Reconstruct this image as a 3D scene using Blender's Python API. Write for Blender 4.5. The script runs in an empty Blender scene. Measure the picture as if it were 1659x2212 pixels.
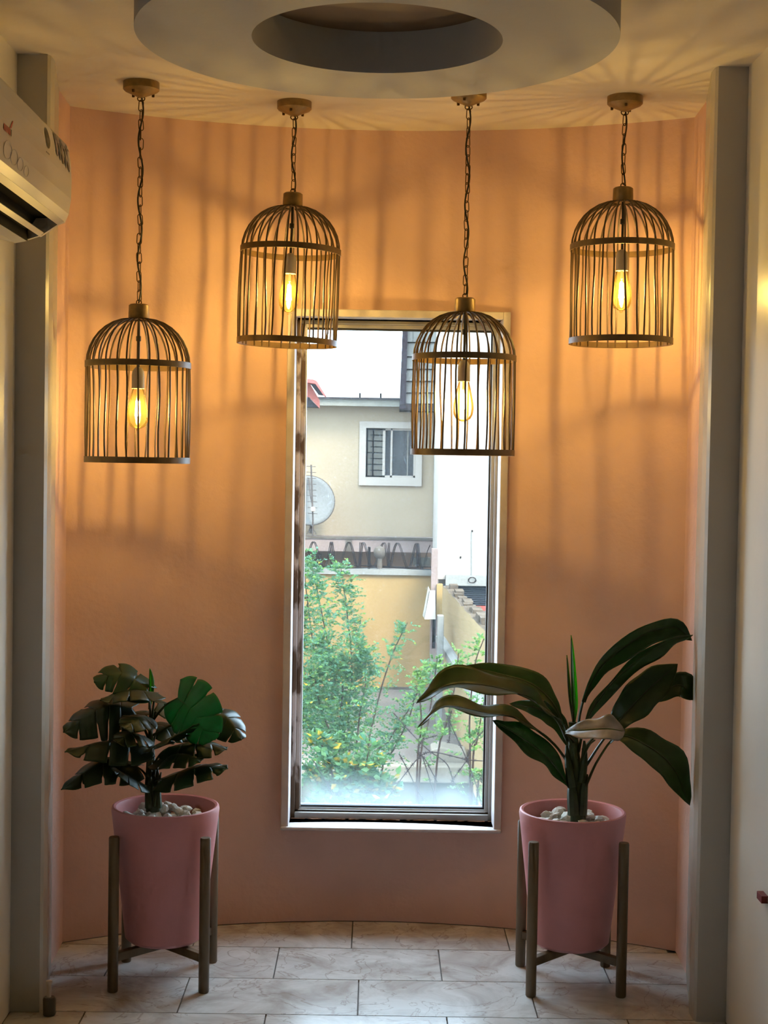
import bpy, bmesh, math, random
from mathutils import Vector, Matrix, noise as mnoise
rnd = random.Random(7)
S = bpy.context.scene
COL = S.collection
PI = math.pi
rad = math.radians

# ------------------------------------------------------------------ camera
F_PX, CX, CY = 3250.0, 829.5, 1106.0
EYE = Vector((0.0, 0.0, 1.62))
PITCH, YAW, ROLL = math.atan(110.7 / F_PX), 0.0051, 0.0164
FW = Vector((math.sin(YAW) * math.cos(PITCH), math.cos(YAW) * math.cos(PITCH), -math.sin(PITCH)))
R0 = Vector((math.cos(YAW), -math.sin(YAW), 0))
U0 = R0.cross(FW)
RT = R0 * math.cos(ROLL) + U0 * math.sin(ROLL)
UP = U0 * math.cos(ROLL) - R0 * math.sin(ROLL)
cd = bpy.data.cameras.new('camera')
cam = bpy.data.objects.new('camera', cd)
COL.objects.link(cam)
cd.sensor_fit = 'VERTICAL'; cd.sensor_height = 24.0
cd.lens = F_PX / 2212.0 * 24.0
cd.clip_start = 0.05; cd.clip_end = 300
M = Matrix((RT, UP, -FW)).transposed().to_4x4()
M.translation = EYE
cam.matrix_world = M
S.camera = cam

def at(px, py, y):
    """a measured point of the photograph at depth y -> the place where it stands"""
    d = FW * F_PX + RT * (px - CX) - UP * (py - CY)
    return EYE + d * (y / d.y)

# ------------------------------------------------------------------ light
S.view_settings.view_transform = 'Standard'
S.view_settings.look = 'None'
S.view_settings.gamma = 1.0
S.view_settings.use_curve_mapping = False
S.view_settings.exposure = 0.0
W = bpy.data.worlds.new('overcast_sky'); S.world = W
W.use_nodes = True
bg = W.node_tree.nodes['Background']
bg.inputs['Color'].default_value = (0.62, 0.81, 1.0, 1)
bg.inputs['Strength'].default_value = 14.0
sd = bpy.data.lights.new('hazy_sun', 'SUN'); sd.energy = 9.0; sd.angle = rad(20); sd.color = (1, .90, .74)
sun = bpy.data.objects.new('hazy_sun', sd); COL.objects.link(sun)
sun.rotation_euler = Vector((-0.35, 0.62, -0.72)).to_track_quat('-Z', 'Y').to_euler()
S.cycles.use_denoising = True
S.cycles.max_bounces = 6
S.cycles.diffuse_bounces = 3
S.cycles.glossy_bounces = 3
S.cycles.transmission_bounces = 2
S.cycles.use_adaptive_sampling = True
S.cycles.adaptive_threshold = .06
S.cycles.adaptive_min_samples = 20
S.cycles.transparent_max_bounces = 12
S.cycles.sample_clamp_indirect = 4.0
BULB_POWER = 900.0

# ------------------------------------------------------------------ materials
def nt(name):
    m = bpy.data.materials.new(name); m.use_nodes = True
    t = m.node_tree; b = t.nodes['Principled BSDF']
    return m, t, b

def c4(c): return (c[0], c[1], c[2], 1)

def mat(name, col, rough=.5, metal=0.0, spec=.5, var=.08, vscale=6.0, bump=0.0, bscale=60.0, col2=None, lo=.35, hi=.65, stretch=(1, 1, 1), rnd_obj=0.0):
    m, t, b = nt(name)
    N, L = t.nodes, t.links
    geo = N.new('ShaderNodeNewGeometry')
    mp = N.new('ShaderNodeMapping'); mp.inputs['Scale'].default_value = stretch
    L.new(geo.outputs['Position'], mp.inputs['Vector'])
    nz = N.new('ShaderNodeTexNoise'); nz.inputs['Scale'].default_value = vscale; nz.inputs['Detail'].default_value = 5
    L.new(mp.outputs[0], nz.inputs['Vector'])
    rp = N.new('ShaderNodeValToRGB')
    rp.color_ramp.elements[0].position = lo; rp.color_ramp.elements[1].position = hi
    a = col if col2 else tuple(max(0, x * (1 - var)) for x in col)
    z = col2 if col2 else tuple(min(1, x * (1 + var)) for x in col)
    rp.color_ramp.elements[0].color = c4(a); rp.color_ramp.elements[1].color = c4(z)
    L.new(nz.outputs['Fac'], rp.inputs['Fac'])
    out = rp.outputs['Color']
    if rnd_obj:
        oi = N.new('ShaderNodeObjectInfo')
        mr = N.new('ShaderNodeMapRange'); mr.inputs['To Min'].default_value = 1 - rnd_obj; mr.inputs['To Max'].default_value = 1 + rnd_obj * .5
        L.new(oi.outputs['Random'], mr.inputs['Value'])
        mx = N.new('ShaderNodeMix'); mx.data_type = 'RGBA'; mx.blend_type = 'MULTIPLY'; mx.inputs['Factor'].default_value = 1
        L.new(out, mx.inputs[6]); L.new(mr.outputs[0], mx.inputs[7]); out = mx.outputs[2]
    L.new(out, b.inputs['Base Color'])
    b.inputs['Roughness'].default_value = rough
    b.inputs['Metallic'].default_value = metal
    b.inputs['Specular IOR Level'].default_value = spec
    if bump:
        n2 = N.new('ShaderNodeTexNoise'); n2.inputs['Scale'].default_value = bscale; n2.inputs['Detail'].default_value = 4
        L.new(mp.outputs[0], n2.inputs['Vector'])
        bp = N.new('ShaderNodeBump'); bp.inputs['Strength'].default_value = bump; bp.inputs['Distance'].default_value = .01
        L.new(n2.outputs['Fac'], bp.inputs['Height']); L.new(bp.outputs[0], b.inputs['Normal'])
    return m

def leaf_mat(name, col, trans, rough=.38, amt=.35):
    m, t, b = nt(name); N, L = t.nodes, t.links
    geo = N.new('ShaderNodeNewGeometry')
    nz = N.new('ShaderNodeTexNoise'); nz.inputs['Scale'].default_value = 22; nz.inputs['Detail'].default_value = 3
    L.new(geo.outputs['Position'], nz.inputs['Vector'])
    rp = N.new('ShaderNodeValToRGB')
    rp.color_ramp.elements[0].position = .35; rp.color_ramp.elements[1].position = .68
    rp.color_ramp.elements[0].color = c4(tuple(x * .7 for x in col)); rp.color_ramp.elements[1].color = c4(tuple(x * 1.35 for x in col))
    L.new(nz.outputs['Fac'], rp.inputs['Fac']); L.new(rp.outputs[0], b.inputs['Base Color'])
    b.inputs['Roughness'].default_value = rough
    tr = N.new('ShaderNodeBsdfTranslucent'); tr.inputs['Color'].default_value = c4(trans)
    mx = N.new('ShaderNodeMixShader'); mx.inputs[0].default_value = amt
    L.new(b.outputs[0], mx.inputs[1]); L.new(tr.outputs[0], mx.inputs[2])
    L.new(mx.outputs[0], N['Material Output'].inputs['Surface'])
    return m

def emit_mat(name, col, strength):
    m, t, b = nt(name)
    b.inputs['Base Color'].default_value = c4(col)
    b.inputs['Emission Color'].default_value = c4(col)
    b.inputs['Emission Strength'].default_value = strength
    return m

def bulb_glass_mat():
    m, t, b = nt('amber_bulb_glass'); N, L = t.nodes, t.links
    tp = N.new('ShaderNodeBsdfTransparent'); tp.inputs['Color'].default_value = (1, .93, .78, 1)
    tl = N.new('ShaderNodeBsdfTranslucent'); tl.inputs['Color'].default_value = (1, .62, .16, 1)
    gl = N.new('ShaderNodeBsdfGlossy'); gl.inputs['Roughness'].default_value = .08; gl.inputs['Color'].default_value = (1, .9, .7, 1)
    m1 = N.new('ShaderNodeMixShader'); m1.inputs[0].default_value = .012
    L.new(tp.outputs[0], m1.inputs[1]); L.new(tl.outputs[0], m1.inputs[2])
    fr = N.new('ShaderNodeFresnel'); fr.inputs['IOR'].default_value = 1.25
    m2 = N.new('ShaderNodeMixShader')
    L.new(fr.outputs[0], m2.inputs[0]); L.new(m1.outputs[0], m2.inputs[1]); L.new(gl.outputs[0], m2.inputs[2])
    L.new(m2.outputs[0], N['Material Output'].inputs['Surface'])
    return m

def pane_mat(z_low, z_high):
    """window glass with rain dust, thicker where dirt has settled along the lower edge"""
    m, t, b = nt('dusty_window_glass'); N, L = t.nodes, t.links
    tp = N.new('ShaderNodeBsdfTransparent'); tp.inputs['Color'].default_value = (.96, .985, .98, 1)
    gl = N.new('ShaderNodeBsdfGlossy'); gl.inputs['Roughness'].default_value = .02
    m1 = N.new('ShaderNodeMixShader'); m1.inputs[0].default_value = .04
    L.new(tp.outputs[0], m1.inputs[1]); L.new(gl.outputs[0], m1.inputs[2])
    df = N.new('ShaderNodeBsdfTranslucent'); df.inputs['Color'].default_value = (.8, .9, .95, 1)
    geo = N.new('ShaderNodeNewGeometry')
    sx = N.new('ShaderNodeSeparateXYZ'); L.new(geo.outputs['Position'], sx.inputs[0])
    mr = N.new('ShaderNodeMapRange'); mr.inputs['From Min'].default_value = z_high; mr.inputs['From Max'].default_value = z_low
    mr.inputs['To Min'].default_value = 0.0; mr.inputs['To Max'].default_value = .13; mr.interpolation_type = 'SMOOTHSTEP'
    L.new(sx.outputs['Z'], mr.inputs['Value'])
    nz = N.new('ShaderNodeTexNoise'); nz.inputs['Scale'].default_value = 7; nz.inputs['Detail'].default_value = 6
    L.new(geo.outputs['Position'], nz.inputs['Vector'])
    ml = N.new('ShaderNodeMath'); ml.operation = 'MULTIPLY'
    L.new(mr.outputs[0], ml.inputs[0]); L.new(nz.outputs['Fac'], ml.inputs[1])
    ad = N.new('ShaderNodeMath'); ad.operation = 'MULTIPLY_ADD'; ad.inputs[1].default_value = 1.4; ad.inputs[2].default_value = .008
    L.new(ml.outputs[0], ad.inputs[0])
    vo = N.new('ShaderNodeTexVoronoi'); vo.inputs['Scale'].default_value = 34
    mpv = N.new('ShaderNodeMapping'); mpv.inputs['Scale'].default_value = (1.0, 1.0, .6); mpv.inputs['Rotation'].default_value = (0, .4, 0)
    L.new(geo.outputs['Position'], mpv.inputs['Vector']); L.new(mpv.outputs[0], vo.inputs['Vector'])
    lt = N.new('ShaderNodeMath'); lt.operation = 'LESS_THAN'; lt.inputs[1].default_value = .075
    L.new(vo.outputs['Distance'], lt.inputs[0])
    ls = N.new('ShaderNodeMath'); ls.operation = 'MULTIPLY'; ls.inputs[1].default_value = .06
    L.new(lt.outputs[0], ls.inputs[0])
    mxm = N.new('ShaderNodeMath'); mxm.operation = 'MAXIMUM'
    L.new(ls.outputs[0], mxm.inputs[0]); L.new(ad.outputs[0], mxm.inputs[1])
    m2 = N.new('ShaderNodeMixShader')
    L.new(mxm.outputs[0], m2.inputs[0]); L.new(m1.outputs[0], m2.inputs[1]); L.new(df.outputs[0], m2.inputs[2])
    L.new(m2.outputs[0], N['Material Output'].inputs['Surface'])
    return m

def marble_mat():
    m, t, b = nt('marble_tile'); N, L = t.nodes, t.links
    geo = N.new('ShaderNodeNewGeometry')
    oi = N.new('ShaderNodeObjectInfo')
    sc = N.new('ShaderNodeVectorMath'); sc.operation = 'SCALE'; sc.inputs['Scale'].default_value = 7.0
    cx = N.new('ShaderNodeCombineXYZ'); L.new(oi.outputs['Random'], cx.inputs[0]); L.new(oi.outputs['Random'], cx.inputs[2])
    L.new(cx.outputs[0], sc.inputs[0])
    ad = N.new('ShaderNodeVectorMath'); ad.operation = 'ADD'
    L.new(geo.outputs['Position'], ad.inputs[0]); L.new(sc.outputs[0], ad.inputs[1])
    n1 = N.new('ShaderNodeTexNoise'); n1.inputs['Scale'].default_value = 5; n1.inputs['Detail'].default_value = 8; n1.inputs['Roughness'].default_value = .62; n1.inputs['Distortion'].default_value = .8
    L.new(ad.outputs[0], n1.inputs['Vector'])
    r1 = N.new('ShaderNodeValToRGB'); e = r1.color_ramp.elements
    e[0].position = .32; e[0].color = (.36, .31, .28, 1); e[1].position = .62; e[1].color = (.64, .62, .60, 1)
    L.new(n1.outputs['Fac'], r1.inputs['Fac'])
    n2 = N.new('ShaderNodeTexNoise'); n2.inputs['Scale'].default_value = 4.2; n2.inputs['Detail'].default_value = 7; n2.inputs['Distortion'].default_value = 1.6
    L.new(ad.outputs[0], n2.inputs['Vector'])
    r2 = N.new('ShaderNodeValToRGB'); r2.color_ramp.elements[0].position = .486; r2.color_ramp.elements[0].color = (0, 0, 0, 1)
    r2.color_ramp.elements[1].position = .5; r2.color_ramp.elements[1].color = (1, 1, 1, 1)
    el = r2.color_ramp.elements.new(.512); el.color = (0, 0, 0, 1)
    L.new(n2.outputs['Fac'], r2.inputs['Fac'])
    mlt = N.new('ShaderNodeMath'); mlt.operation = 'MULTIPLY'; mlt.inputs[1].default_value = .55
    L.new(r2.outputs[0], mlt.inputs[0])
    mx = N.new('ShaderNodeMix'); mx.data_type = 'RGBA'; mx.inputs[7].default_value = (.24, .17, .13, 1)
    L.new(mlt.outputs[0], mx.inputs['Factor']); L.new(r1.outputs[0], mx.inputs[6])
    L.new(mx.outputs[2], b.inputs['Base Color'])
    b.inputs['Roughness'].default_value = .22
    return m

MT = {}
MT['salmon'] = mat('salmon_wall_paint', (.68, .44, .355), .62, var=.06, vscale=3.5, bump=.25, bscale=35, spec=.3)
MT['ceiling'] = mat('cream_ceiling_paint', (.74, .66, .56), .7, var=.05, vscale=2.5, bump=.12, bscale=30, spec=.3)
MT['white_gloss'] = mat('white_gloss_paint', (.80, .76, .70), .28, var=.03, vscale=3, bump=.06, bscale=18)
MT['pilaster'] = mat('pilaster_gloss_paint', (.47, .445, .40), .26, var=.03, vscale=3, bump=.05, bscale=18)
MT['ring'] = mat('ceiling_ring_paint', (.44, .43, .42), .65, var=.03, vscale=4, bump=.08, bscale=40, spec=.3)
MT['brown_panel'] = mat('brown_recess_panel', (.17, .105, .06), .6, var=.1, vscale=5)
MT['grout'] = mat('floor_grout', (.16, .14, .13), .9)
MT['marble'] = marble_mat()
MT['brass'] = mat('aged_brass_paint', (.24, .15, .052), .42, metal=.35, var=.18, vscale=40)
MT['rattan'] = mat('dark_rattan', (.062, .033, .014), .5, var=.3, vscale=60, stretch=(1, 1, .2))
MT['hoop'] = mat('bamboo_hoop', (.11, .063, .023), .48, var=.2, vscale=40)
MT['chain'] = mat('bronze_chain', (.11, .06, .025), .38, metal=.7, var=.2, vscale=80)
MT['cord'] = mat('black_cord', (.012, .011, .01), .55)
MT['socket'] = mat('grey_bulb_socket', (.42, .38, .33), .5, var=.05)
MT['bulb'] = bulb_glass_mat()
MT['filament'] = emit_mat('lit_filament', (1.0, .68, .19), BULB_POWER)
MT['pot'] = mat('pink_ceramic', (.56, .22, .22), .5, var=.05, vscale=9, bump=.05, bscale=80, spec=.4)
MT['walnut'] = mat('dark_walnut', (.115, .075, .038), .5, var=.3, vscale=20, stretch=(1, 1, .12))
MT['stone'] = mat('white_pebble', (.66, .62, .55), .7, var=.16, vscale=30, bump=.3, bscale=60, rnd_obj=.12)
MT['monstera'] = leaf_mat('monstera_leaf', (.022, .045, .026), (.02, .17, .05), .36, .3)
MT['monstera_lit'] = leaf_mat('monstera_leaf_lit', (.035, .075, .04), (.02, .30, .10), .36, .5)  # light falling on some leaves, put into a brighter copy of the leaf colour
MT['blade'] = leaf_mat('long_leaf', (.03, .055, .024), (.05, .22, .03), .34, .3)
MT['spear'] = leaf_mat('young_leaf', (.06, .14, .02), (.12, .55, .03), .4, .6)
MT['underside'] = leaf_mat('leaf_pale_underside', (.23, .20, .18), (.2, .2, .16), .32, .1)
MT['stem'] = leaf_mat('plant_stem', (.035, .055, .02), (.06, .2, .02), .45, .15)
MT['alu'] = mat('dull_aluminium', (.42, .40, .38), .42, metal=.35, var=.1, vscale=12)
MT['alu_dirty'] = mat('peeling_aluminium', (.10, .06, .035), .7, var=.1, vscale=13, col2=(.55, .49, .47), lo=.44, hi=.50, stretch=(1, 1, .45))
MT['bead'] = mat('pale_glazing_bead', (.62, .68, .74), .35)
MT['gasket'] = mat('black_gasket', (.012, .012, .016), .6)
MT['reveal'] = mat('window_plaster', (.56, .50, .50), .65, var=.08, vscale=14, bump=.2, bscale=50, spec=.3)
MT['sill_dirt'] = mat('dirt_line', (.24, .13, .08), .9, var=.3, vscale=40)
MT['ac'] = mat('air_conditioner_plastic', (.66, .62, .57), .35, var=.02)
MT['ac_trim'] = mat('air_conditioner_lip', (.46, .43, .40), .35, var=.02)
MT['black'] = mat('outlet_black', (.006, .006, .006), .8, spec=.1)
MT['decal_blue'] = mat('decal_slate_blue', (.10, .105, .13), .5)
MT['decal_mauve'] = mat('decal_mauve', (.33, .27, .28), .5)
MT['decal_dark'] = mat('decal_dark_green', (.06, .06, .045), .5, var=.3, vscale=200)
MT['decal_red'] = mat('decal_red', (.45, .04, .03), .5)
MT['decal_pale'] = mat('decal_pale_scroll', (.56, .51, .49), .4)
MT['crimson'] = mat('dark_red_sticker', (.16, .006, .008), .45)
MT['offwhite'] = mat('offwhite_print', (.55, .48, .42), .5)
MT['bottle'] = mat('smoky_plastic', (.07, .06, .05), .3)
# outdoors (everything out there is exposed by the full sky)
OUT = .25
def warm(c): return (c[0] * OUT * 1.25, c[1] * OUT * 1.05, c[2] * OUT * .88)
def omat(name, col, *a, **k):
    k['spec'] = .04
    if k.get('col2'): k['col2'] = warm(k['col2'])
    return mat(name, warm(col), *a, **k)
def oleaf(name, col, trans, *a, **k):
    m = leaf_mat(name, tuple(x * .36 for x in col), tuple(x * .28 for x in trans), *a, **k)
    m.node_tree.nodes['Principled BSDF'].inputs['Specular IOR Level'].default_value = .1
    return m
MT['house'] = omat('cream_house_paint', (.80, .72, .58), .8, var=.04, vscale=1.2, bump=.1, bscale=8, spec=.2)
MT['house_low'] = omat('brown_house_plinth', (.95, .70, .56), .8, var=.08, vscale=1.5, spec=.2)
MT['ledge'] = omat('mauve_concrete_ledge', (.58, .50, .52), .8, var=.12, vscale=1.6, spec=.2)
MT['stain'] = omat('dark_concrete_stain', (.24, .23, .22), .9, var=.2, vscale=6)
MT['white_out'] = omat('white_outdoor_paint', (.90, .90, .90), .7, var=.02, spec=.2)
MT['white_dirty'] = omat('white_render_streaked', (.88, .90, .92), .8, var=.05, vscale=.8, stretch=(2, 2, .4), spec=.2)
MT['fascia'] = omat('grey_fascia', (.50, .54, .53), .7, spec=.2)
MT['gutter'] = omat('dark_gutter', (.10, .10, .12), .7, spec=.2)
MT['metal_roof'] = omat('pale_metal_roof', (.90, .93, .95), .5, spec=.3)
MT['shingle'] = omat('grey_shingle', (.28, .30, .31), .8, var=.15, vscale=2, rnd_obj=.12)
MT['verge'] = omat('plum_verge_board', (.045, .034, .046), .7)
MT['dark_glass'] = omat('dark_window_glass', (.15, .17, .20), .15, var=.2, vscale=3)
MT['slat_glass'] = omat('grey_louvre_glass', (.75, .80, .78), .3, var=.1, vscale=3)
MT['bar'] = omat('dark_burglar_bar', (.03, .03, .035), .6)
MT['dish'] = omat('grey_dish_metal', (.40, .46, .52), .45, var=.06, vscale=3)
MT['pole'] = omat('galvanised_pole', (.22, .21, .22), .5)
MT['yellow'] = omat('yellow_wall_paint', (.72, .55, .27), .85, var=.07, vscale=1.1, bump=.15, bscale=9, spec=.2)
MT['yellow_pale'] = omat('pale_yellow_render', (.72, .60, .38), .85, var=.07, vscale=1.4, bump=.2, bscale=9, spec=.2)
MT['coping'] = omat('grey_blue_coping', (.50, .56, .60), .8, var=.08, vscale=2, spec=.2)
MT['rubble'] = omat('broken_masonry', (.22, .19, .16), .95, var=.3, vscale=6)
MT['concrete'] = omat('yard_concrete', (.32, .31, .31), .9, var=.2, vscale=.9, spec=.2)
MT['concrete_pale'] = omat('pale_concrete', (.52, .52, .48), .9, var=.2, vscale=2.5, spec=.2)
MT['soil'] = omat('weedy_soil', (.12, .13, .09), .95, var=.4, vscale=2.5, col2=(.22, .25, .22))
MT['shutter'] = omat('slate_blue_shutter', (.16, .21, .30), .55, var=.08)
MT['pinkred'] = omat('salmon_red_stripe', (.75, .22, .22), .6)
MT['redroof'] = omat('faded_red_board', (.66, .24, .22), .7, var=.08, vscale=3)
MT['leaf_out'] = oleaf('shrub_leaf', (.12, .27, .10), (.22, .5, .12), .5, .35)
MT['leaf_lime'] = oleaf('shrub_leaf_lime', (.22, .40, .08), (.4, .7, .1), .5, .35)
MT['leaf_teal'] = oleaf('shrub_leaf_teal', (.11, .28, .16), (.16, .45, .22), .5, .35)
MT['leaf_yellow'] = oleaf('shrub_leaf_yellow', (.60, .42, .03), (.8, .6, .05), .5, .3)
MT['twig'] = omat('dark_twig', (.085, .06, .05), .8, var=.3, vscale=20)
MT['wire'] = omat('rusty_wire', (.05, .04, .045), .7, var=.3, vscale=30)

# ------------------------------------------------------------------ mesh helpers
ORIGIN = {}
def props(o, label=None, cat=None, group=None, kind=None):
    if label: o['label'] = label
    if cat: o['category'] = cat
    if group: o['group'] = group
    if kind: o['kind'] = kind
    return o

def thing(name, loc, label, cat, group=None, kind=None):
    o = bpy.data.objects.new(name, None); COL.objects.link(o)
    o.empty_display_size = .05
    o.location = loc
    ORIGIN[o.name] = Vector(loc)
    return props(o, label, cat, group, kind)

class MB:
    def __init__(s): s.v = []; s.f = []
    def add(s, vs, fs):
        k = len(s.v); s.v += [Vector(p) for p in vs]; s.f += [tuple(i + k for i in f) for f in fs]; return s
    def box(s, a, b):
        x0, y0, z0 = a; x1, y1, z1 = b
        return s.add([(x0, y0, z0), (x1, y0, z0), (x1, y1, z0), (x0, y1, z0), (x0, y0, z1), (x1, y0, z1), (x1, y1, z1), (x0, y1, z1)],
                     [(0, 3, 2, 1), (4, 5, 6, 7), (0, 1, 5, 4), (1, 2, 6, 5), (2, 3, 7, 6), (3, 0, 4, 7)])
    def prism(s, pts, vec):
        n = len(pts); v = Vector(vec); P = [Vector(p) for p in pts]
        return s.add(P + [p + v for p in P], [tuple(range(n))[::-1], tuple(range(n, 2 * n))] + [(i, (i + 1) % n, n + (i + 1) % n, n + i) for i in range(n)])
    def tube(s, pts, r, n=6, closed=False, caps=True):
        P = [Vector(p) for p in pts]; m = len(P)
        rs = r if isinstance(r, (list, tuple)) else [r] * m
        T = []
        for i in range(m):
            if closed: d = P[(i + 1) % m] - P[i - 1]
            else: d = P[min(i + 1, m - 1)] - P[max(i - 1, 0)]
            T.append(d.normalized() if d.length > 1e-9 else Vector((0, 0, 1)))
        ref = Vector((0, 0, 1)) if abs(T[0].z) < .9 else Vector((1, 0, 0))
        nrm = (ref - T[0] * ref.dot(T[0])).normalized()
        vs = []
        for i in range(m):
            nrm = (nrm - T[i] * nrm.dot(T[i])).normalized()
            b = T[i].cross(nrm)
            for k in range(n):
                a = 2 * PI * k / n
                vs.append(P[i] + (nrm * math.cos(a) + b * math.sin(a)) * rs[i])
        fs = []
        for i in range(m if closed else m - 1):
            j = (i + 1) % m
            for k in range(n):
                fs.append((i * n + k, i * n + (k + 1) % n, j * n + (k + 1) % n, j * n + k))
        if not closed and caps:
            fs.append(tuple(range(n))[::-1]); fs.append(tuple((m - 1) * n + k for k in range(n)))
        return s.add(vs, fs)
    def lathe(s, prof, c=(0, 0, 0), n=32, close=False):
        c = Vector(c); vs = []; fs = []; m = len(prof)
        for r, z in prof:
            for k in range(n):
                a = 2 * PI * k / n
                vs.append(c + Vector((r * math.cos(a), r * math.sin(a), z)))
        for i in range(m if close else m - 1):
            j = (i + 1) % m
            for k in range(n):
                fs.append((i * n + k, i * n + (k + 1) % n, j * n + (k + 1) % n, j * n + k))
        return s.add(vs, fs)
    def build(s, name, material, parent=None, origin=None, smooth=False, bevel=0.0, local=False, angle=35):
        base = Vector(origin) if origin is not None else Vector((0, 0, 0))
        p = parent
        if p is not None and not local and origin is None:
            q = p
            while q.parent is not None: q = q.parent
            base = ORIGIN.get(q.name, Vector(q.location))
        if local: base = Vector((0, 0, 0))
        me = bpy.data.meshes.new(name)
        me.from_pydata([tuple(v - base) for v in s.v], [], s.f)
        me.validate(); 
        bm = bmesh.new(); bm.from_mesh(me)
        bmesh.ops.remove_doubles(bm, verts=bm.verts, dist=1e-6)
        bmesh.ops.recalc_face_normals(bm, faces=bm.faces)
        bm.to_mesh(me); bm.free()
        me.materials.append(MT[material] if isinstance(material, str) else material)
        if smooth:
            me.polygons.foreach_set('use_smooth', [True] * len(me.polygons))
            try: me.set_sharp_from_angle(angle=rad(angle))
            except Exception: pass
        o = bpy.data.objects.new(name, me); COL.objects.link(o)
        if parent is not None: o.parent = parent
        elif origin is not None: o.location = base; ORIGIN[o.name] = base
        if bevel:
            bv = o.modifiers.new('bevel', 'BEVEL'); bv.width = bevel; bv.segments = 2; bv.limit_method = 'ANGLE'; bv.angle_limit = rad(40)
        return o

def catmull(P, n):
    P = [Vector(p) for p in P]; out = []
    Q = [P[0] * 2 - P[1]] + P + [P[-1] * 2 - P[-2]]
    m = len(P) - 1
    for i in range(n + 1):
        u = i / n * m; k = min(int(u), m - 1); t = u - k
        a, b, c, d = Q[k], Q[k + 1], Q[k + 2], Q[k + 3]
        out.append(.5 * ((2 * b) + (c - a) * t + (2 * a - 5 * b + 4 * c - d) * t * t + (3 * b - a - 3 * c + d) * t ** 3))
    return out

# ================================================================== STRUCTURE
CEIL = 2.761
R_ARC, Y_ARC = 2.0, 3.245            # the curved wall: part of a cylinder
X_SIDE = 1.043                       # the room's side walls
Y_COL = 4.33
Y_REAR = -1.6
X_ROOM, Y_WIDE = 3.4, 3.15           # the room opens out in front of the alcove passage
def arc_y(x): return Y_ARC + math.sqrt(R_ARC ** 2 - x * x)
X_A = 1.022                          # where the curved wall ends
Y_A = arc_y(X_A)

# window opening, measured on the wall
wl = at(631, 1200, 5.18).x; wr = at(1077, 1200, 5.18).x
wb = at(853, 1789, 5.165).z; wt = at(853, 687, 5.18).z

# floor: slab and single tiles
fl = MB().box((-3.6, Y_REAR - .3, -.12), (3.6, 5.5, -.008)).build('floor', 'grout', origin=(0, 2, -.12))
props(fl, 'marble-look tiled floor laid in running bond up to the curved wall', 'floor', kind='structure')
ROWS = [4.945, 4.643]
while ROWS[-1] > Y_REAR: ROWS.append(ROWS[-1] - .302)
GAP = .0022
def tile(x0, x1, y0, y1):
    lim = X_ROOM if y1 <= Y_WIDE + .02 else X_SIDE if y1 <= Y_COL + .02 else X_A + .0
    x0 = max(x0, -lim); x1 = min(x1, lim)
    if x1 - x0 < .03: return
    y0 = max(y0, Y_REAR)
    x0 += GAP; x1 -= GAP; y0 += GAP; y1 -= GAP
    n = 10
    xs = [x0 + (x1 - x0) * i / n for i in range(n + 1)]
    if y1 < 4.9: top = [(x0, y1), (x1, y1)]
    else: top = [(x, min(y1, arc_y(x) - .008)) for x in xs if arc_y(x) - .008 > y0 + .004]
    if len(top) < 2: return
    poly = [(top[-1][0], y0), (top[0][0], y0)][::-1] + [(a, b) for a, b in top][::-1]
    mb = MB().prism([(a, b, -.008) for a, b in poly], (0, 0, .008))
    o = mb.build('tile', 'marble', fl)
offs = {0: -.059, 1: -.298, 2: -.031}
ys = [5.247] + ROWS
for i in range(len(ys) - 1):
    off = offs.get(i, (-.298 if i % 2 else -.045))
    k = -8
    while off + k * .527 < 3.5:
        x0 = off + k * .527
        if x0 + .527 > -3.5: tile(x0, x0 + .527, ys[i + 1], ys[i])
        k += 1

# curved back wall with the window cut out
mb = MB()
xs = sorted(set([-X_A + 2 * X_A * i / 48 for i in range(49)] + [wl, wr]))
TH = .25
def arc_out(x):
    v = Vector((x, arc_y(x) - Y_ARC)).normalized() * (R_ARC + TH)
    return v.x, v.y + Y_ARC
for a, b in zip(xs, xs[1:]):
    spans = [(0, CEIL)] if (b <= wl + 1e-6 or a >= wr - 1e-6) else [(0, wb), (wt, CEIL)]
    for z0, z1 in spans:
        oa, ob = arc_out(a), arc_out(b)
        mb.add([(a, arc_y(a), z0), (b, arc_y(b), z0), (b, arc_y(b), z1), (a, arc_y(a), z1),
                (oa[0], oa[1], z0), (ob[0], ob[1], z0), (ob[0], ob[1], z1), (oa[0], oa[1], z1)],
               [(0, 1, 2, 3), (5, 4, 7, 6), (3, 2, 6, 7), (1, 0, 4, 5)])
wall = MB(); wall.v, wall.f = mb.v, mb.f
o = wall.build('wall_back', 'salmon', origin=(0, Y_A, 0), smooth=True)
props(o, 'salmon painted curved alcove wall around the tall window', 'wall', kind='structure')

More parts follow.
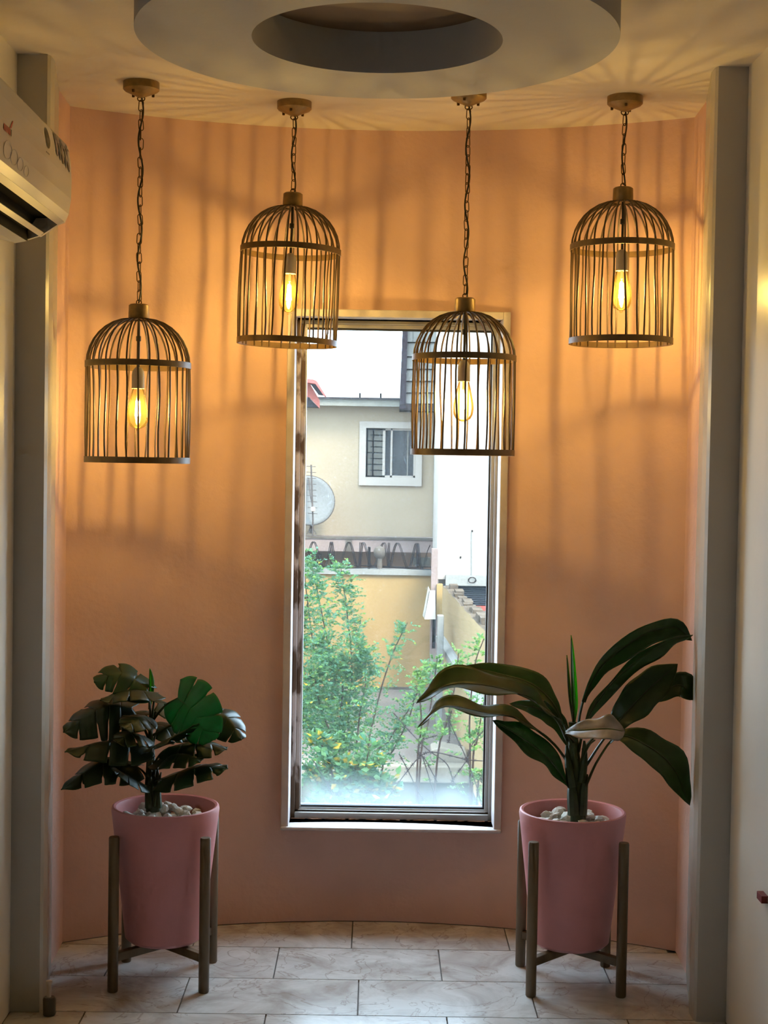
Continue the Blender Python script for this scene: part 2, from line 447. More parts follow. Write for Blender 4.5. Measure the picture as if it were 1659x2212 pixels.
# alcove side strips (salmon) and glossy pilasters, side walls, rear wall
for s, nm in ((-1, 'left'), (1, 'right')):
    p = [(s * 1.012, 4.735), (s * X_A, Y_A), (s * (X_A + .05), Y_A + .18), (s * 1.25, 4.98), (s * 1.25, 4.735)]
    o = MB().prism([(x, y, 0) for x, y in p], (0, 0, CEIL)).build('wall_alcove_' + nm, 'salmon', origin=(s * 1.05, 4.85, 0))
    props(o, 'narrow salmon alcove cheek beside the %s pilaster' % nm, 'wall', kind='structure')
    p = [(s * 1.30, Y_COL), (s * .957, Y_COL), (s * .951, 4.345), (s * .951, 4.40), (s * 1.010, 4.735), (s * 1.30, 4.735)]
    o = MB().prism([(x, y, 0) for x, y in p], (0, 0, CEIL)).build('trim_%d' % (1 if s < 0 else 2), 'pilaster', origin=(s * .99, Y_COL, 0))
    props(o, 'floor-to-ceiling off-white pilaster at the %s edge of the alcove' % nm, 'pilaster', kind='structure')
    wm = MB().prism([(s * X_SIDE, Y_COL, 0), (s * X_SIDE, Y_WIDE, 0), (s * (X_ROOM + .15), Y_WIDE, 0), (s * (X_ROOM + .15), Y_WIDE + .15, 0), (s * 1.3, Y_WIDE + .15, 0), (s * 1.3, Y_COL, 0)], (0, 0, CEIL))
    o = wm.build('wall_' + nm, 'white_gloss', origin=(s * X_SIDE, 3.8, 0))
    props(o, 'off-white glossy %s side wall in front of the alcove' % nm, 'wall', kind='structure')
# the room around the photographer, with an unseen opening added in its left wall for sky fill
XR = X_ROOM
o = MB().box((XR, Y_REAR, 0), (XR + .15, Y_WIDE, CEIL)).build('wall_far_right', 'white_gloss', origin=(XR, 1, 0))
props(o, 'plain off-white far right wall of the room', 'wall', kind='structure')
wy0, wy1, wz0_, wz1_ = .1, .6, 1.0, 1.5
o = MB().box((-XR - .15, Y_REAR, 0), (-XR, wy0, CEIL)).box((-XR - .15, wy1, 0), (-XR, Y_WIDE, CEIL)).box((-XR - .15, wy0, 0), (-XR, wy1, wz0_)).box((-XR - .15, wy0, wz1_), (-XR, wy1, CEIL)).build('wall_far_left', 'white_gloss', origin=(-XR, 1, 0))
props(o, 'off-white far left wall of the room with a small opening added for fill light', 'wall', kind='structure')
o = MB().box((-XR - .15, Y_REAR - .15, 0), (XR + .15, Y_REAR, CEIL)).build('wall_front', 'white_gloss', origin=(0, Y_REAR, 0))
props(o, 'plain off-white end wall facing the window', 'wall', kind='structure')
o = MB().box((-3.6, Y_REAR - .2, CEIL), (3.6, 5.6, CEIL + .15)).build('ceiling', 'ceiling', origin=(0, 2, CEIL))
props(o, 'plain cream ceiling above the alcove', 'ceiling', kind='structure')
# dropped ring in the ceiling
RC = (at(815, 90, 3.70).x, 3.70)
zr = 2.6415
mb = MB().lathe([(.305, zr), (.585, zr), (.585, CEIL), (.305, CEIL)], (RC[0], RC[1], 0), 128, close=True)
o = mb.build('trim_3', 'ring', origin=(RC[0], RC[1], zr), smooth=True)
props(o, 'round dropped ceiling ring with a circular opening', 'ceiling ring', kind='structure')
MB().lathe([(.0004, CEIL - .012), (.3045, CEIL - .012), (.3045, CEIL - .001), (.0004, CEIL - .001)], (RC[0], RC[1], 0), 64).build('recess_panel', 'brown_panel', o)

# ------------------------------------------------------------------ window
YW = 5.335
w1 = thing('window_1', ((wl + wr) / 2, YW, wb), 'tall narrow fixed window with dull aluminium frame in the curved wall', 'window', kind='structure')
YF = 5.168                                                 # plaster border stands a little proud of the curve
e = .026
yb = 5.42
MB().box((wl - e, YF, wb - .012), (wl, yb, wt + e)).build('plaster_jamb', 'reveal', w1, bevel=.003)
MB().box((wr, YF, wb - .012), (wr + e, yb, wt + e)).build('plaster_jamb', 'reveal', w1, bevel=.003)
MB().box((wl, YF, wt), (wr, yb, wt + e)).build('plaster_head', 'reveal', w1, bevel=.003)
MB().box((wl - e, YF - .012, wb - .012), (wr + e, yb, wb)).build('sill', 'reveal', w1, bevel=.004)
# aluminium frame
gl, gr = at(655, 1200, YW).x, at(1055, 1200, YW).x
gb, gt = at(853, 1741, YW).z, at(853, 712, YW).z
fy0, fy1 = YW - .03, YW + .04
m0 = (wl + gl) / 2
MB().box((wl, fy0 - .012, wb), (m0, fy1, wt)).build('frame_jamb', 'alu_dirty', w1, bevel=.002)
MB().box((m0, fy0, gb - .012), (gl, fy1, gt + .014)).build('frame_bead', 'alu_dirty', w1, bevel=.0015)
m1 = gr + (wr - gr) * .55
MB().box((m1, fy0 - .012, wb), (wr, fy1, wt)).build('frame_jamb', 'alu', w1, bevel=.002)
MB().box((gr, fy0, gb - .012), (m1, fy1, gt + .014)).build('frame_bead', 'alu', w1, bevel=.0015)
zt1 = gt + (wt - gt) * .5
MB().box((m0, fy0 - .012, zt1), (m1, fy1, wt)).build('frame_head', 'alu', w1, bevel=.002)
MB().box((gl, fy0, gt), (gr, fy1, zt1)).build('frame_bead', 'alu', w1, bevel=.0015)
zb1 = wb + .022; zb2 = gb - .009
MB().box((m0, fy0 - .02, wb), (m1, fy1, zb1)).build('frame_sill', 'alu', w1, bevel=.002)
MB().box((gl - .004, fy0 - .004, zb1 + .004), (gr + .004, fy1, zb2)).build('frame_rail', 'alu', w1, bevel=.0015)
MB().box((m0, fy0 + .008, zb1), (m1, fy1, zb1 + .004)).build('rail_joint', 'gasket', w1)
MB().box((gl, fy0 + .004, zb2), (gr, fy1, zb2 + .006)).build('glazing_bead', 'bead', w1)
MB().box((gl, fy0 + .010, zb2 + .006), (gr, YW + .002, zb2 + .013)).build('gasket', 'gasket', w1)
MB().box((gr - .006, fy0 + .010, gb), (gr, YW + .002, gt)).build('gasket', 'gasket', w1)
MB().box((gl, fy0 + .010, gt - .006), (gr, YW + .002, gt)).build('gasket', 'gasket', w1)
MB().box((gl, fy0 + .006, gb), (gl + .005, YW + .002, gt)).build('glazing_bead', 'bead', w1)
MB().box((gl, YW + .003, gb - .004), (gr, YW + .008, gt + .004)).build('pane', pane_mat(gb - .02, gb + .15), w1)
mb = MB()
x = wl + .004
while x < wr - .01:
    r_ = .003 + .007 * rnd.random()
    if rnd.random() < .75: mb.box((x, fy0 - .022 - r_, wb), (x + .012, fy0 - .019, wb + .001 + .002 * rnd.random()))
    x += .012
mb.build('sill_grime', 'sill_dirt', w1)

# ================================================================== PENDANT LAMPS
def chain_link_mesh():
    L_, w, r = .034, .0145, .00155
    pts = []
    for k in range(8): a = PI * k / 7; pts.append((w / 2 * math.cos(a), 0, L_ / 2 - w / 2 + w / 2 * math.sin(a)))
    for k in range(8): a = PI + PI * k / 7; pts.append((w / 2 * math.cos(a), 0, -L_ / 2 + w / 2 + w / 2 * math.sin(a)))
    mb = MB().tube([Vector(p) for p in pts], r, 5, closed=True)
    o = mb.build('tmp', 'chain', smooth=True, angle=80)
    me = o.data; bpy.data.objects.remove(o); return me
LINK = chain_link_mesh()
RCAGE = .157
def pendant(x, y, zb, label, tilt=0.0, spin=0.0, seed=1):
    rr = random.Random(seed)
    L = thing('pendant_lamp', (x, y, CEIL), label, 'pendant lamp', 'birdcage pendant lamps in the alcove')
    # ceiling canopy
    c = MB().lathe([(.0005, CEIL), (.055, CEIL), (.055, CEIL - .022), (.050, CEIL - .027), (.020, CEIL - .040), (.009, CEIL - .046), (.0005, CEIL - .046)], (x, y, 0), 40)
    cano = c.build('canopy', 'brass', L, smooth=True)
    for a in (.6, 2.3, 4.2):
        a += spin
        px, py = x + .041 * math.cos(a), y + .041 * math.sin(a)
        MB().lathe([(.0003, CEIL - .039), (.0042, CEIL - .038), (.0046, CEIL - .030), (.0003, CEIL - .029)], (px, py, 0), 10).build('screw', 'chain', cano, smooth=True)
    ztop = zb + .477                                     # top of the cap
    MB().tube([(x + .011 * math.cos(a) , y, CEIL - .049 + .008 * math.sin(a)) for a in [2 * PI * k / 12 for k in range(12)]], .002, 5, closed=True).build('hook', 'chain', L, smooth=True)
    # chain
    z0 = CEIL - .056; z1 = ztop + .012
    n = max(3, round((z0 - z1) / .0285)); pitch = (z0 - z1) / n
    for k in range(n):
        zc = z0 - pitch * (k + .5)
        o = bpy.data.objects.new('chain_link', LINK); COL.objects.link(o); o.parent = L
        o.location = (rr.uniform(-.0012, .0012), rr.uniform(-.001, .001), zc - CEIL)
        o.rotation_euler = (0, rr.uniform(-.08, .08), (k % 2) * PI / 2 + .5 + spin + rr.uniform(-.25, .25))
        o.scale = (1, 1, pitch / .0285)
    pts = []
    m = 5 * n
    for k in range(m + 1):
        t = k / m
        pts.append((x + .0065 * math.sin(t * n * 1.05 + spin), y + .005 * math.cos(t * n * .8 + spin), CEIL - .044 + t * (ztop + .003 - CEIL + .044)))
    MB().tube(pts, .0028, 5).build('power_cord', 'cord', L, smooth=True)
    # the cage hangs from the cap: its parts are made around the cap's top
    def part(mb, name, m, par=L, smooth=True):
        o = mb.build(name, m, None, smooth=smooth); o.parent = par
        if par is L:
            o.location = (0, 0, ztop - CEIL); o.rotation_euler = (0, tilt, 0)
        return o
    part(MB().lathe([(.0005, .0), (.026, .0), (.031, -.004), (.032, -.040), (.030, -.045), (.0005, -.045)], n=32), 'cap', 'brass')
    part(MB().tube([(.0075 * math.cos(a), 0, .006 + .0075 * math.sin(a)) for a in [2 * PI * k / 12 for k in range(12)]], .002, 5, closed=True), 'hook', 'chain')
    def hoop(zc, r, h=.0185, th=.004):
        return MB().lathe([(r - th, zc - h / 2), (r, zc - h / 2), (r, zc + h / 2), (r - th, zc + h / 2)], n=64, close=True)
    ZM, ZB = -.186, -.477
    part(hoop(ZM, RCAGE + .0045), 'hoop', 'hoop')
    part(hoop(ZB, RCAGE + .0045), 'hoop', 'hoop')
    NB = 30
    for k in range(NB):
        a = 2 * PI * k / NB + spin + rr.uniform(-.03, .03)
        a2 = a + rr.uniform(-.055, .055)
        pts = []
        for i in range(9):                               # dome
            t = i / 8
            ph = PI / 2 * t
            r = .030 + (RCAGE - .030) * math.sin(ph) ** 1.0
            z = -.046 + (ZM + .046) * (1 - math.cos(ph)) ** .96
            pts.append((r, z, a))
        w1_, w2_ = rr.uniform(-.004, .004), rr.uniform(-.02, .02)
        for i in range(1, 7):
            t = i / 6
            b = math.sin(PI * t)
            pts.append((RCAGE + w1_ * b, ZM + (ZB - .006 - ZM) * t, a + (a2 - a) * t + w2_ * math.sin(2 * PI * t)))
        part(MB().tube([(r * math.cos(q), r * math.sin(q), z) for r, z, q in pts], .0029, 5), 'cage_bar', 'rattan')
    # rod, socket, bulb
    part(MB().tube([(0, 0, -.045), (.0008, 0, -.10), (0, 0, -.175), (0, 0, -.205)], [.004, .004, .004, .0045], 8).lathe([(.0041, -.096), (.0075, -.098), (.0075, -.112), (.0041, -.114)], n=10), 'rod', 'cord')
    part(MB().lathe([(.0005, -.192), (.006, -.192), (.012, -.196), (.018, -.206), (.0195, -.218), (.0195, -.258), (.0005, -.258)], n=24), 'bulb_socket', 'socket')
    prof = [(.0125, -.250), (.0175, -.262), (.021, -.275), (.0265, -.300), (.0315, -.325), (.0325, -.342), (.030, -.360), (.023, -.373), (.012, -.3795), (.005, -.381), (.0035, -.388), (.0004, -.389)]
    bulb = part(MB().lathe(prof, n=28), 'light_bulb', 'bulb')
    fm = MB()
    for k in range(6):
        a = 2 * PI * k / 6 + spin
        fm.tube([(.0035 * math.cos(a), .0035 * math.sin(a), -.296), (.0065 * math.cos(a + .5), .0065 * math.sin(a + .5), -.342)], .0026, 6)
    f = fm.build('filament', 'filament'); f.parent = bulb
    sm = MB().tube([(0, 0, -.256), (0, 0, -.283)], .004, 6).tube([(0, 0, -.283), (0, 0, -.352)], .0012, 5)
    g = sm.build('filament_mount', 'bead', smooth=True); g.parent = bulb
    return L

pendant(-.738, 4.635, 1.610, 'birdcage pendant lamp on the longest chain, hanging above the monstera pot', spin=.05, seed=11)
pendant(-.283, 4.85, 1.995, 'birdcage pendant lamp overlapping the upper left corner of the window', tilt=rad(1.5), spin=.31, seed=22)
pendant(.264, 4.67, 1.650, 'birdcage pendant lamp hanging in front of the bright window pane', spin=.12, seed=33)
pendant(.751, 4.706, 2.004, 'birdcage pendant lamp on the shortest chain, beside the right pilaster', tilt=rad(-.3), spin=.44, seed=44)

# ================================================================== POTS, STANDS, STONES
STONES = []
for k in range(6):
    bm = bmesh.new(); bmesh.ops.create_icosphere(bm, subdivisions=2, radius=1)
    r2 = random.Random(100 + k)
    off = Vector((r2.uniform(0, 50), r2.uniform(0, 50), r2.uniform(0, 50)))
    for v in bm.verts:
        v.co *= 1 + .45 * mnoise.noise(v.co * 1.1 + off)
        v.co.z *= .72
    me = bpy.data.meshes.new('pebble'); bm.to_mesh(me); bm.free(); me.materials.append(MT['stone'])
    STONES.append(me)

def pot_and_stand(cx, cy, which, rot, plantname):
    zb, zt, rb, rt = .1185, .540, .121, .1665
    st = thing('plant_stand', (cx, cy, 0), 'four-legged dark wooden plant stand holding the pink %s pot' % which, 'plant stand', 'plant stands')
    h = .1375
    Rz = Matrix.Rotation(rot, 3, 'Z')
    for sx, sy in ((-1, -1), (1, -1), (-1, 1), (1, 1)):
        p = Rz @ Vector((sx * h, sy * h, 0))
        MB().lathe([(.0004, 0), (.0145, 0), (.0162, .004), (.0162, .468), (.0145, .473), (.0004, .473)], (cx + p.x, cy + p.y, 0), 14).build('leg', 'walnut', st, smooth=True)
    for sx in (-1, 1):
        a = Rz @ Vector((-h, -h * sx, 0)); b = Rz @ Vector((h, h * sx, 0))
        d = (b - a).normalized(); q = Vector((-d.y, d.x, 0)) * .011
        z0 = .092 if sx > 0 else .0919
        c = Vector((cx, cy, 0))
        a = a + d * .012; b = b - d * .012
        MB().prism([c + a + q + Vector((0, 0, z0)), c + a - q + Vector((0, 0, z0)), c + b - q + Vector((0, 0, z0)), c + b + q + Vector((0, 0, z0))], (0, 0, .026)).build('crossbar', 'walnut', st, bevel=.002)
    prof = [(.0004, zb), (rb - .03, zb), (rb - .012, zb + .003), (rb, zb + .014), (rt - .004, zt - .045), (rt, zt - .012), (rt - .002, zt - .002), (rt - .007, zt), (rt - .014, zt - .003), (rt - .017, zt - .012), (rt - .022, zt - .11), (.0004, zt - .11)]
    pot = MB().lathe(prof, (cx, cy, 0), 72).build('plant_pot', 'pot', origin=(cx, cy, zb), smooth=True)
    props(pot, 'tall pink tapered pot of the %s' % plantname, 'plant pot', 'pink plant pots')
    # pebbles
    rr = random.Random(5 if cx < 0 else 9)
    placed = []
    tries = 0
    while len(placed) < 40 and tries < 4000:
        tries += 1
        r = .128 * math.sqrt(rr.random()); a = rr.uniform(0, 2 * PI)
        sx = rr.uniform(.014, .027)
        px, py = r * math.cos(a), r * math.sin(a)
        if r < .028 + sx * .6: continue
        if r + sx > .140: continue
        lev = 0 if len(placed) < 24 else 1
        z = zt - .044 + lev * .016 + rr.uniform(-.003, .004)
        if any((px - q[0]) ** 2 + (py - q[1]) ** 2 + (z - q[2]) ** 2 < (.80 * (sx + q[3])) ** 2 for q in placed): continue
        placed.append((px, py, z, sx))
        o = bpy.data.objects.new('pebble', STONES[rr.randrange(6)]); COL.objects.link(o)
        o.location = (cx + px, cy + py, z); o.scale = (sx * rr.uniform(.85, 1.2), sx * rr.uniform(.85, 1.1), sx * rr.uniform(.8, 1.15))
        o.rotation_euler = (rr.uniform(-.6, .6), rr.uniform(-.6, .6), rr.uniform(0, 6.3))
        props(o, 'white pebble lying in the pink pot of the %s' % plantname, 'pebble', 'white pebbles in the pot of the %s' % plantname)
    # dark filling under the pebbles is part of the pot
    MB().lathe([(.0004, zt - .058), (.143, zt - .058), (.141, zt - .1), (.0004, zt - .1)], (cx, cy, 0), 40).build('gravel_bed', 'stone', pot)
    return pot

PL = (-.640, 4.648); PR = (.628, 4.662)
pot_and_stand(PL[0], PL[1], 'left', rad(1), 'monstera')
pot_and_stand(PR[0], PR[1], 'right', rad(1.2), 'long-leaved plant')

# ================================================================== LEAVES
def frame_along(P):
    T = []
    for i in range(len(P)):
        d = P[min(i + 1, len(P) - 1)] - P[max(i - 1, 0)]
        T.append(d.normalized())
    return T

def leaf_frame(P, roll):
    """lateral and normal vectors along the midrib; roll turns the blade about it"""
    T = frame_along(P); S_, N_ = [], []
    s = None
    for t in T:
        if s is None:
            s = t.cross(Vector((0, 0, 1)))
            if s.length < .2: s = t.cross(Vector((0, -1, 0)))
            s.normalize()
            s = Matrix.Rotation(roll, 3, t) @ s
        else:
            s = (s - t * s.dot(t)).normalized()
        S_.append(s); N_.append(s.cross(t))
    return T, S_, N_

def blade(parent, pts, width, material='blade', roll=0.0, fold=.25, wave=.05, seed=0, twist=0.0, peak=.45, petiole=0.0, name='leaf', under=None):
    """long lance-shaped leaf along a midrib; petiole = share of the length that is bare stalk"""
    rr = random.Random(seed)
    n = 30
    P = catmull(pts, n)
    T, S_, N_ = leaf_frame(P, roll)
    U = 6
    mb = MB(); vs = []; fs = []
    ph = rr.uniform(0, 6)
    i0 = int(petiole * n)
    rows = range(i0, n + 1)
    tot = sum((P[i + 1] - P[i]).length for i in range(n))
    for i in rows:
        t = (i - i0) / (n - i0)
        if t < peak: w = math.sin(PI / 2 * t / peak) ** .85
        else: w = math.cos(PI / 2 * (t - peak) / (1 - peak)) ** .8
        w = max(w, .20 if t < .3 else .004) * width / 2
        tw = Matrix.Rotation(twist * t, 3, T[i])
        s, nn = tw @ S_[i], tw @ N_[i]
        for j in range(-U, U + 1):
            u = j / U
            lift = abs(u) * w * fold + wave * width * math.sin(t * 16 + ph + (1.7 if u > 0 else 0)) * u * u * min(1, 4 * t * (1 - t) * 2)
            ww = 1 + .06 * math.sin(t * 21 + ph * 2 + (2.1 if u > 0 else 0))
            rib = -.0016 * (1 - min(1, abs(u) * 5))
            vs.append(P[i] + s * (u * w * ww * math.cos(math.atan(fold) * .6)) + nn * (lift + rib))
    m = 2 * U + 1; k = len(list(rows))
    for a in range(k - 1):
        for b in range(m - 1):
            fs.append((a * m + b, a * m + b + 1, (a + 1) * m + b + 1, (a + 1) * m + b))
    mb.add(vs, fs)
    o = mb.build(name, material, parent, smooth=True, angle=180)
    so = o.modifiers.new('thickness', 'SOLIDIFY'); so.thickness = .0009; so.offset = 0
    # midrib and stalk
    rs = [.0042 * (1 - .85 * i / n) + .0006 for i in range(n + 1)]
    k0 = MB().tube([P[i] - N_[i] * .001 for i in range(n)], rs[:n], 6)
    k0.build('midrib', 'stem', o, smooth=True)
    return o

def monstera(parent, pet, base, mid, tip, width, roll=0.0, material='monstera', seed=0, droop=.5, nl=4, slit=.11, cut0=.42):
    """split leaf: stalk from pet to base, blade lobes on both sides of the midrib"""
    rr = random.Random(seed)
    n = 36
    P = catmull([base, mid, tip], n)
    T, S_, N_ = leaf_frame(P, roll)
    L_ = sum((P[i + 1] - P[i]).length for i in range(n))
    def smp(t):
        t = min(max(t, 0), 1); f = t * n; i = min(int(f), n - 1); q = f - i
        return P[i].lerp(P[i + 1], q), T[i].lerp(T[i + 1], q).normalized(), S_[i].lerp(S_[i + 1], q).normalized(), N_[i].lerp(N_[i + 1], q).normalized()
    mb = MB()
    A, B = 8, 9
    for side in (-1, 1):
        for k in range(nl):
            t0, t1 = k / nl, (k + 1) / nl
            vs = []
            gapk = slit * (.4 + .9 * rr.random())
            cut = cut0 + .25 * rr.random()
            for b in range(B + 1):
                v = b / B
                for a in range(A + 1):
                    tau = -1 + 2 * a / A
                    g = 0 if v < cut else gapk * min(1, (v - cut) / .12) * (1 + .5 * v)
                    if (k == 0 and tau < 0) or (k == nl - 1 and tau > 0): g = 0
                    t = (t0 + t1) / 2 + tau * (t1 - t0) / 2 * (1 - g)
                    f = (math.sin(PI * min(1, (t * .80 + .17))) ** .7) * (1 - .22 * t)
                    f *= 1 - max(0, (t - .8) / .2) ** 2 * .9
                    wd = width / 2 * f
                    ang = rad(128 - 88 * t ** .7)
                    reach = v * wd * (1 + .03 * tau * v - .05 * tau * tau * v)
                    al, la = math.cos(ang) * reach, math.sin(ang) * reach
                    p, tt, ss, nn = smp(t)
                    drop = -droop * (abs(la) / width) ** 1.6 * width * 1.3 + .014 * v * math.sin(5 * v + k * 1.7 + seed) * width
                    ribs = .012 * width * math.cos(tau * PI) * v
                    vs.append(p + tt * al + ss * (side * la) + nn * (drop + ribs))
            m = A + 1; fs = []
            for b in range(B):
                for a in range(A):
                    fs.append((b * m + a, b * m + a + 1, (b + 1) * m + a + 1, (b + 1) * m + a))
            mb.add(vs, fs)
    o = mb.build('leaf', material, parent, smooth=True, angle=180)
    so = o.modifiers.new('thickness', 'SOLIDIFY'); so.thickness = .0009; so.offset = 0
    MB().tube([P[i] - N_[i] * .001 for i in range(0, n, 3)], [.0022 * (1 - .7 * i / n) for i in range(0, n, 3)], 5).build('midrib', 'stem', o, smooth=True)
    if pet:
        q = catmull(pet + [base], 12)
        MB().tube(q, [.0046 - .0022 * i / 12 for i in range(13)], 6).build('leaf_stalk', 'stem', o, smooth=True)
    return o

# ---- monstera in the left pot
mo = thing('monstera_plant', (PL[0], PL[1], .49), 'artificial monstera with dark split leaves in the left pink pot', 'potted plant')
Y0 = PL[1]
stem = [at(331, 1752, Y0), at(330, 1700, Y0), at(327, 1640, Y0), at(325, 1580, Y0), at(324, 1525, Y0)]
MB().tube(catmull(stem, 16), [.0235 - .0015 * i * .9 + .0008 * math.sin(i * 2.1) for i in range(17)], 12).build('stem', 'stem', mo, smooth=True)
for k, (b, e_, w_) in enumerate((((322, 1745), (318, 1640), .022), ((342, 1745), (340, 1650), .02), ((334, 1740), (348, 1668), .018), ((320, 1700), (330, 1590), .018))):
    a = at(b[0], b[1], Y0 - .016); c = at(e_[0], e_[1], Y0 - .012)
    MB().tube([a, a.lerp(c, .5) + Vector((0, -.004, 0)), c], [w_ * .6, w_ * .45, .002], 8).build('leaf_sheath', 'stem', mo, smooth=True)
def sp(y, dx=0): return at(327 + dx, y, Y0)
LV = [  # stalk start y, base, mid, tip (px, py, dy), width m, roll deg, material, seed, droop
    (1560, (318, 1486, -.02), (262, 1454, -.03), (203, 1472, -.05), .15, -34, 'monstera_lit', 1, .5),
    (1570, (336, 1496, -.03), (280, 1492, -.07), (216, 1512, -.10), .13, -6, 'monstera', 2, .35),
    (1610, (284, 1530, -.02), (222, 1526, -.05), (137, 1582, -.08), .20, -34, 'monstera', 3, .75),
    (1660, (314, 1610, -.05), (240, 1602, -.08), (140, 1624, -.12), .16, -14, 'monstera', 4, .7),
    (1700, (296, 1656, -.03), (222, 1646, -.06), (132, 1706, -.10), .14, -26, 'monstera', 5, .7),
    (1722, (312, 1696, -.04), (276, 1676, -.09), (240, 1660, -.13), .09, -26, 'monstera', 6, .3),
    (1560, (384, 1508, -.06), (418, 1540, -.10), (452, 1604, -.11), .19, 74, 'monstera_lit', 7, .2),
    (1590, (458, 1540, .03), (492, 1552, .02), (522, 1598, .0), .14, 36, 'monstera', 8, .8),
    (1660, (366, 1614, -.05), (425, 1602, -.08), (490, 1618, -.11), .15, 12, 'monstera', 9, .6),
    (1700, (350, 1684, -.05), (420, 1660, -.10), (492, 1660, -.13), .14, 22, 'monstera', 10, .45),
    (1650, (328, 1614, -.07), (378, 1588, -.13), (426, 1564, -.18), .12, 6, 'monstera', 11, .3),
    (1590, (318, 1548, -.06), (298, 1552, -.12), (268, 1574, -.17), .11, -20, 'monstera', 12, .4),
    (1580, (342, 1520, .03), (366, 1524, .05), (388, 1556, .06), .11, 25, 'monstera', 13, .5),
    (1630, (340, 1575, .04), (376, 1568, .08), (430, 1590, .12), .14, 20, 'monstera', 14, .5),
    (1690, (345, 1640, -.06), (386, 1630, -.12), (432, 1646, -.17), .13, 16, 'monstera', 15, .4),
    (1600, (316, 1545, .04), (280, 1542, .09), (240, 1566, .12), .13, -20, 'monstera', 16, .5),
    (1640, (312, 1590, -.07), (284, 1584, -.13), (252, 1604, -.17), .11, -18, 'monstera', 17, .5),
]
for sy, b, m_, t_, w_, ro, ma, sd_, dr in LV:
    B_, M_, T_ = (at(q[0], q[1], Y0 + q[2]) for q in (b, m_, t_))
    s0 = sp(sy)
    mid_ = s0.lerp(B_, .5) + Vector((0, 0, .012))
    monstera(mo, [s0, mid_], B_, M_, T_, w_ * 1.08, rad(ro), ma, sd_, dr, cut0=.62 if sd_ == 7 else .42, nl=5 if sd_ in (3, 7) else 4)
a, c = at(324, 1532, Y0), at(324, 1444, Y0)
blade(mo, [a, a.lerp(c, .5), c], .030, 'spear', roll=rad(80), fold=.6, wave=0, peak=.6, name='young_leaf')

# ---- long-leaved plant in the right pot
dr = thing('long_leaved_plant', (PR[0], PR[1], .49), 'artificial plant with long arching glossy leaves in the right pink pot', 'potted plant')
Y1 = PR[1]
def q(px, py, dy=0): return at(px, py, Y1 + dy)
MB().tube(catmull([q(1249, 1778), q(1247, 1720), q(1242, 1650), q(1238, 1590), q(1237, 1560)], 16), [.0245 - .00075 * i for i in range(17)], 14).build('stem', 'stem', dr, smooth=True)
for b, m_, e_, w_ in (((1240, 1760), (1236, 1710), (1234, 1690), .030), ((1258, 1760), (1262, 1700), (1268, 1672), .022), ((1236, 1700), (1228, 1650), (1224, 1610), .022), ((1256, 1690), (1262, 1640), (1262, 1600), .02), ((1240, 1640), (1234, 1600), (1220, 1566), .018)):
    P_ = [q(b[0], b[1], -.018), q(m_[0], m_[1], -.016), q(e_[0], e_[1], -.012)]
    MB().tube(catmull(P_, 8), [w_ * .62 * (1 - .8 * (i / 8) ** 2) + .001 for i in range(9)], 8).build('leaf_sheath', 'stem', dr, smooth=True)
blade(dr, [q(1226, 1600, -.01), q(1200, 1550, -.06), q(1150, 1512, -.12), q(1071, 1484, -.18), q(975, 1478, -.22), q(899, 1519, -.24)], .122, 'blade', roll=rad(-40), fold=.28, wave=.10, seed=1, peak=.66, petiole=.12)
blade(dr, [q(1228, 1590, .02), q(1195, 1520, .04), q(1150, 1478, .06), q(1080, 1456, .08), q(1003, 1438, .10)], .085, 'blade', roll=rad(-34), fold=.3, wave=.05, seed=2, peak=.5, petiole=.15)
blade(dr, [q(1230, 1650, .0), q(1190, 1600, -.03), q(1119, 1552, -.08), q(1051, 1540, -.12), q(960, 1526, -.14), q(902, 1572, -.15)], .090, 'blade', roll=rad(-22), fold=.25, wave=.11, seed=3, peak=.5, petiole=.2)
blade(dr, [q(1234, 1706, -.01), q(1186, 1640, -.05), q(1125, 1592, -.09), q(1064, 1556, -.12)], .092, 'blade', roll=rad(-62), fold=.15, wave=.06, seed=4, peak=.5)
blade(dr, [q(1232, 1620, .01), q(1205, 1560, .04), q(1160, 1530, .08), q(1100, 1520, .12)], .06, 'blade', roll=rad(-60), fold=.15, wave=.06, seed=12, peak=.5)
blade(dr, [q(1240, 1570), q(1236, 1480), q(1234, 1372)], .036, 'spear', roll=rad(70), fold=.7, wave=0, seed=5, peak=.35, name='young_leaf')
blade(dr, [q(1242, 1570, .01), q(1230, 1500, .015), q(1225, 1415, .02)], .02, 'spear', roll=rad(95), fold=.5, wave=0, seed=55, peak=.4, name='young_leaf')
blade(dr, [q(1244, 1610, .01), q(1256, 1530, .02), q(1280, 1468, .03), q(1322, 1418, .04), q(1397, 1368, .05), q(1457, 1355, .05), q(1495, 1384, .05)], .085, 'blade', roll=rad(30), fold=.3, wave=.05, seed=6, peak=.62, petiole=.2)
blade(dr, [q(1250, 1625, -.01), q(1266, 1560, -.02), q(1310, 1488, -.04), q(1377, 1425, -.07), q(1440, 1385, -.09), q(1497, 1372, -.10)], .085, 'blade', roll=rad(40), fold=.3, wave=.06, seed=7, peak=.62, petiole=.15)
blade(dr, [q(1262, 1660, -.01), q(1300, 1602, -.03), q(1345, 1548, -.05), q(1400, 1490, -.06), q(1464, 1434, -.07)], .115, 'blade', roll=rad(75), fold=.12, wave=.05, seed=8, peak=.62, petiole=.3)
blade(dr, [q(1258, 1620, .03), q(1330, 1545, .05), q(1420, 1500, .05), q(1470, 1480, .045), q(1500, 1512, .04)], .085, 'blade', roll=rad(55), fold=.2, wave=.04, seed=9, peak=.7, petiole=.3)
blade(dr, [q(1264, 1700, -.02), q(1292, 1640, -.06), q(1335, 1590, -.12), q(1400, 1612, -.16), q(1455, 1660, -.18), q(1490, 1740, -.19)], .110, 'blade', roll=rad(60), fold=.12, wave=.06, seed=10, peak=.6, petiole=.34)
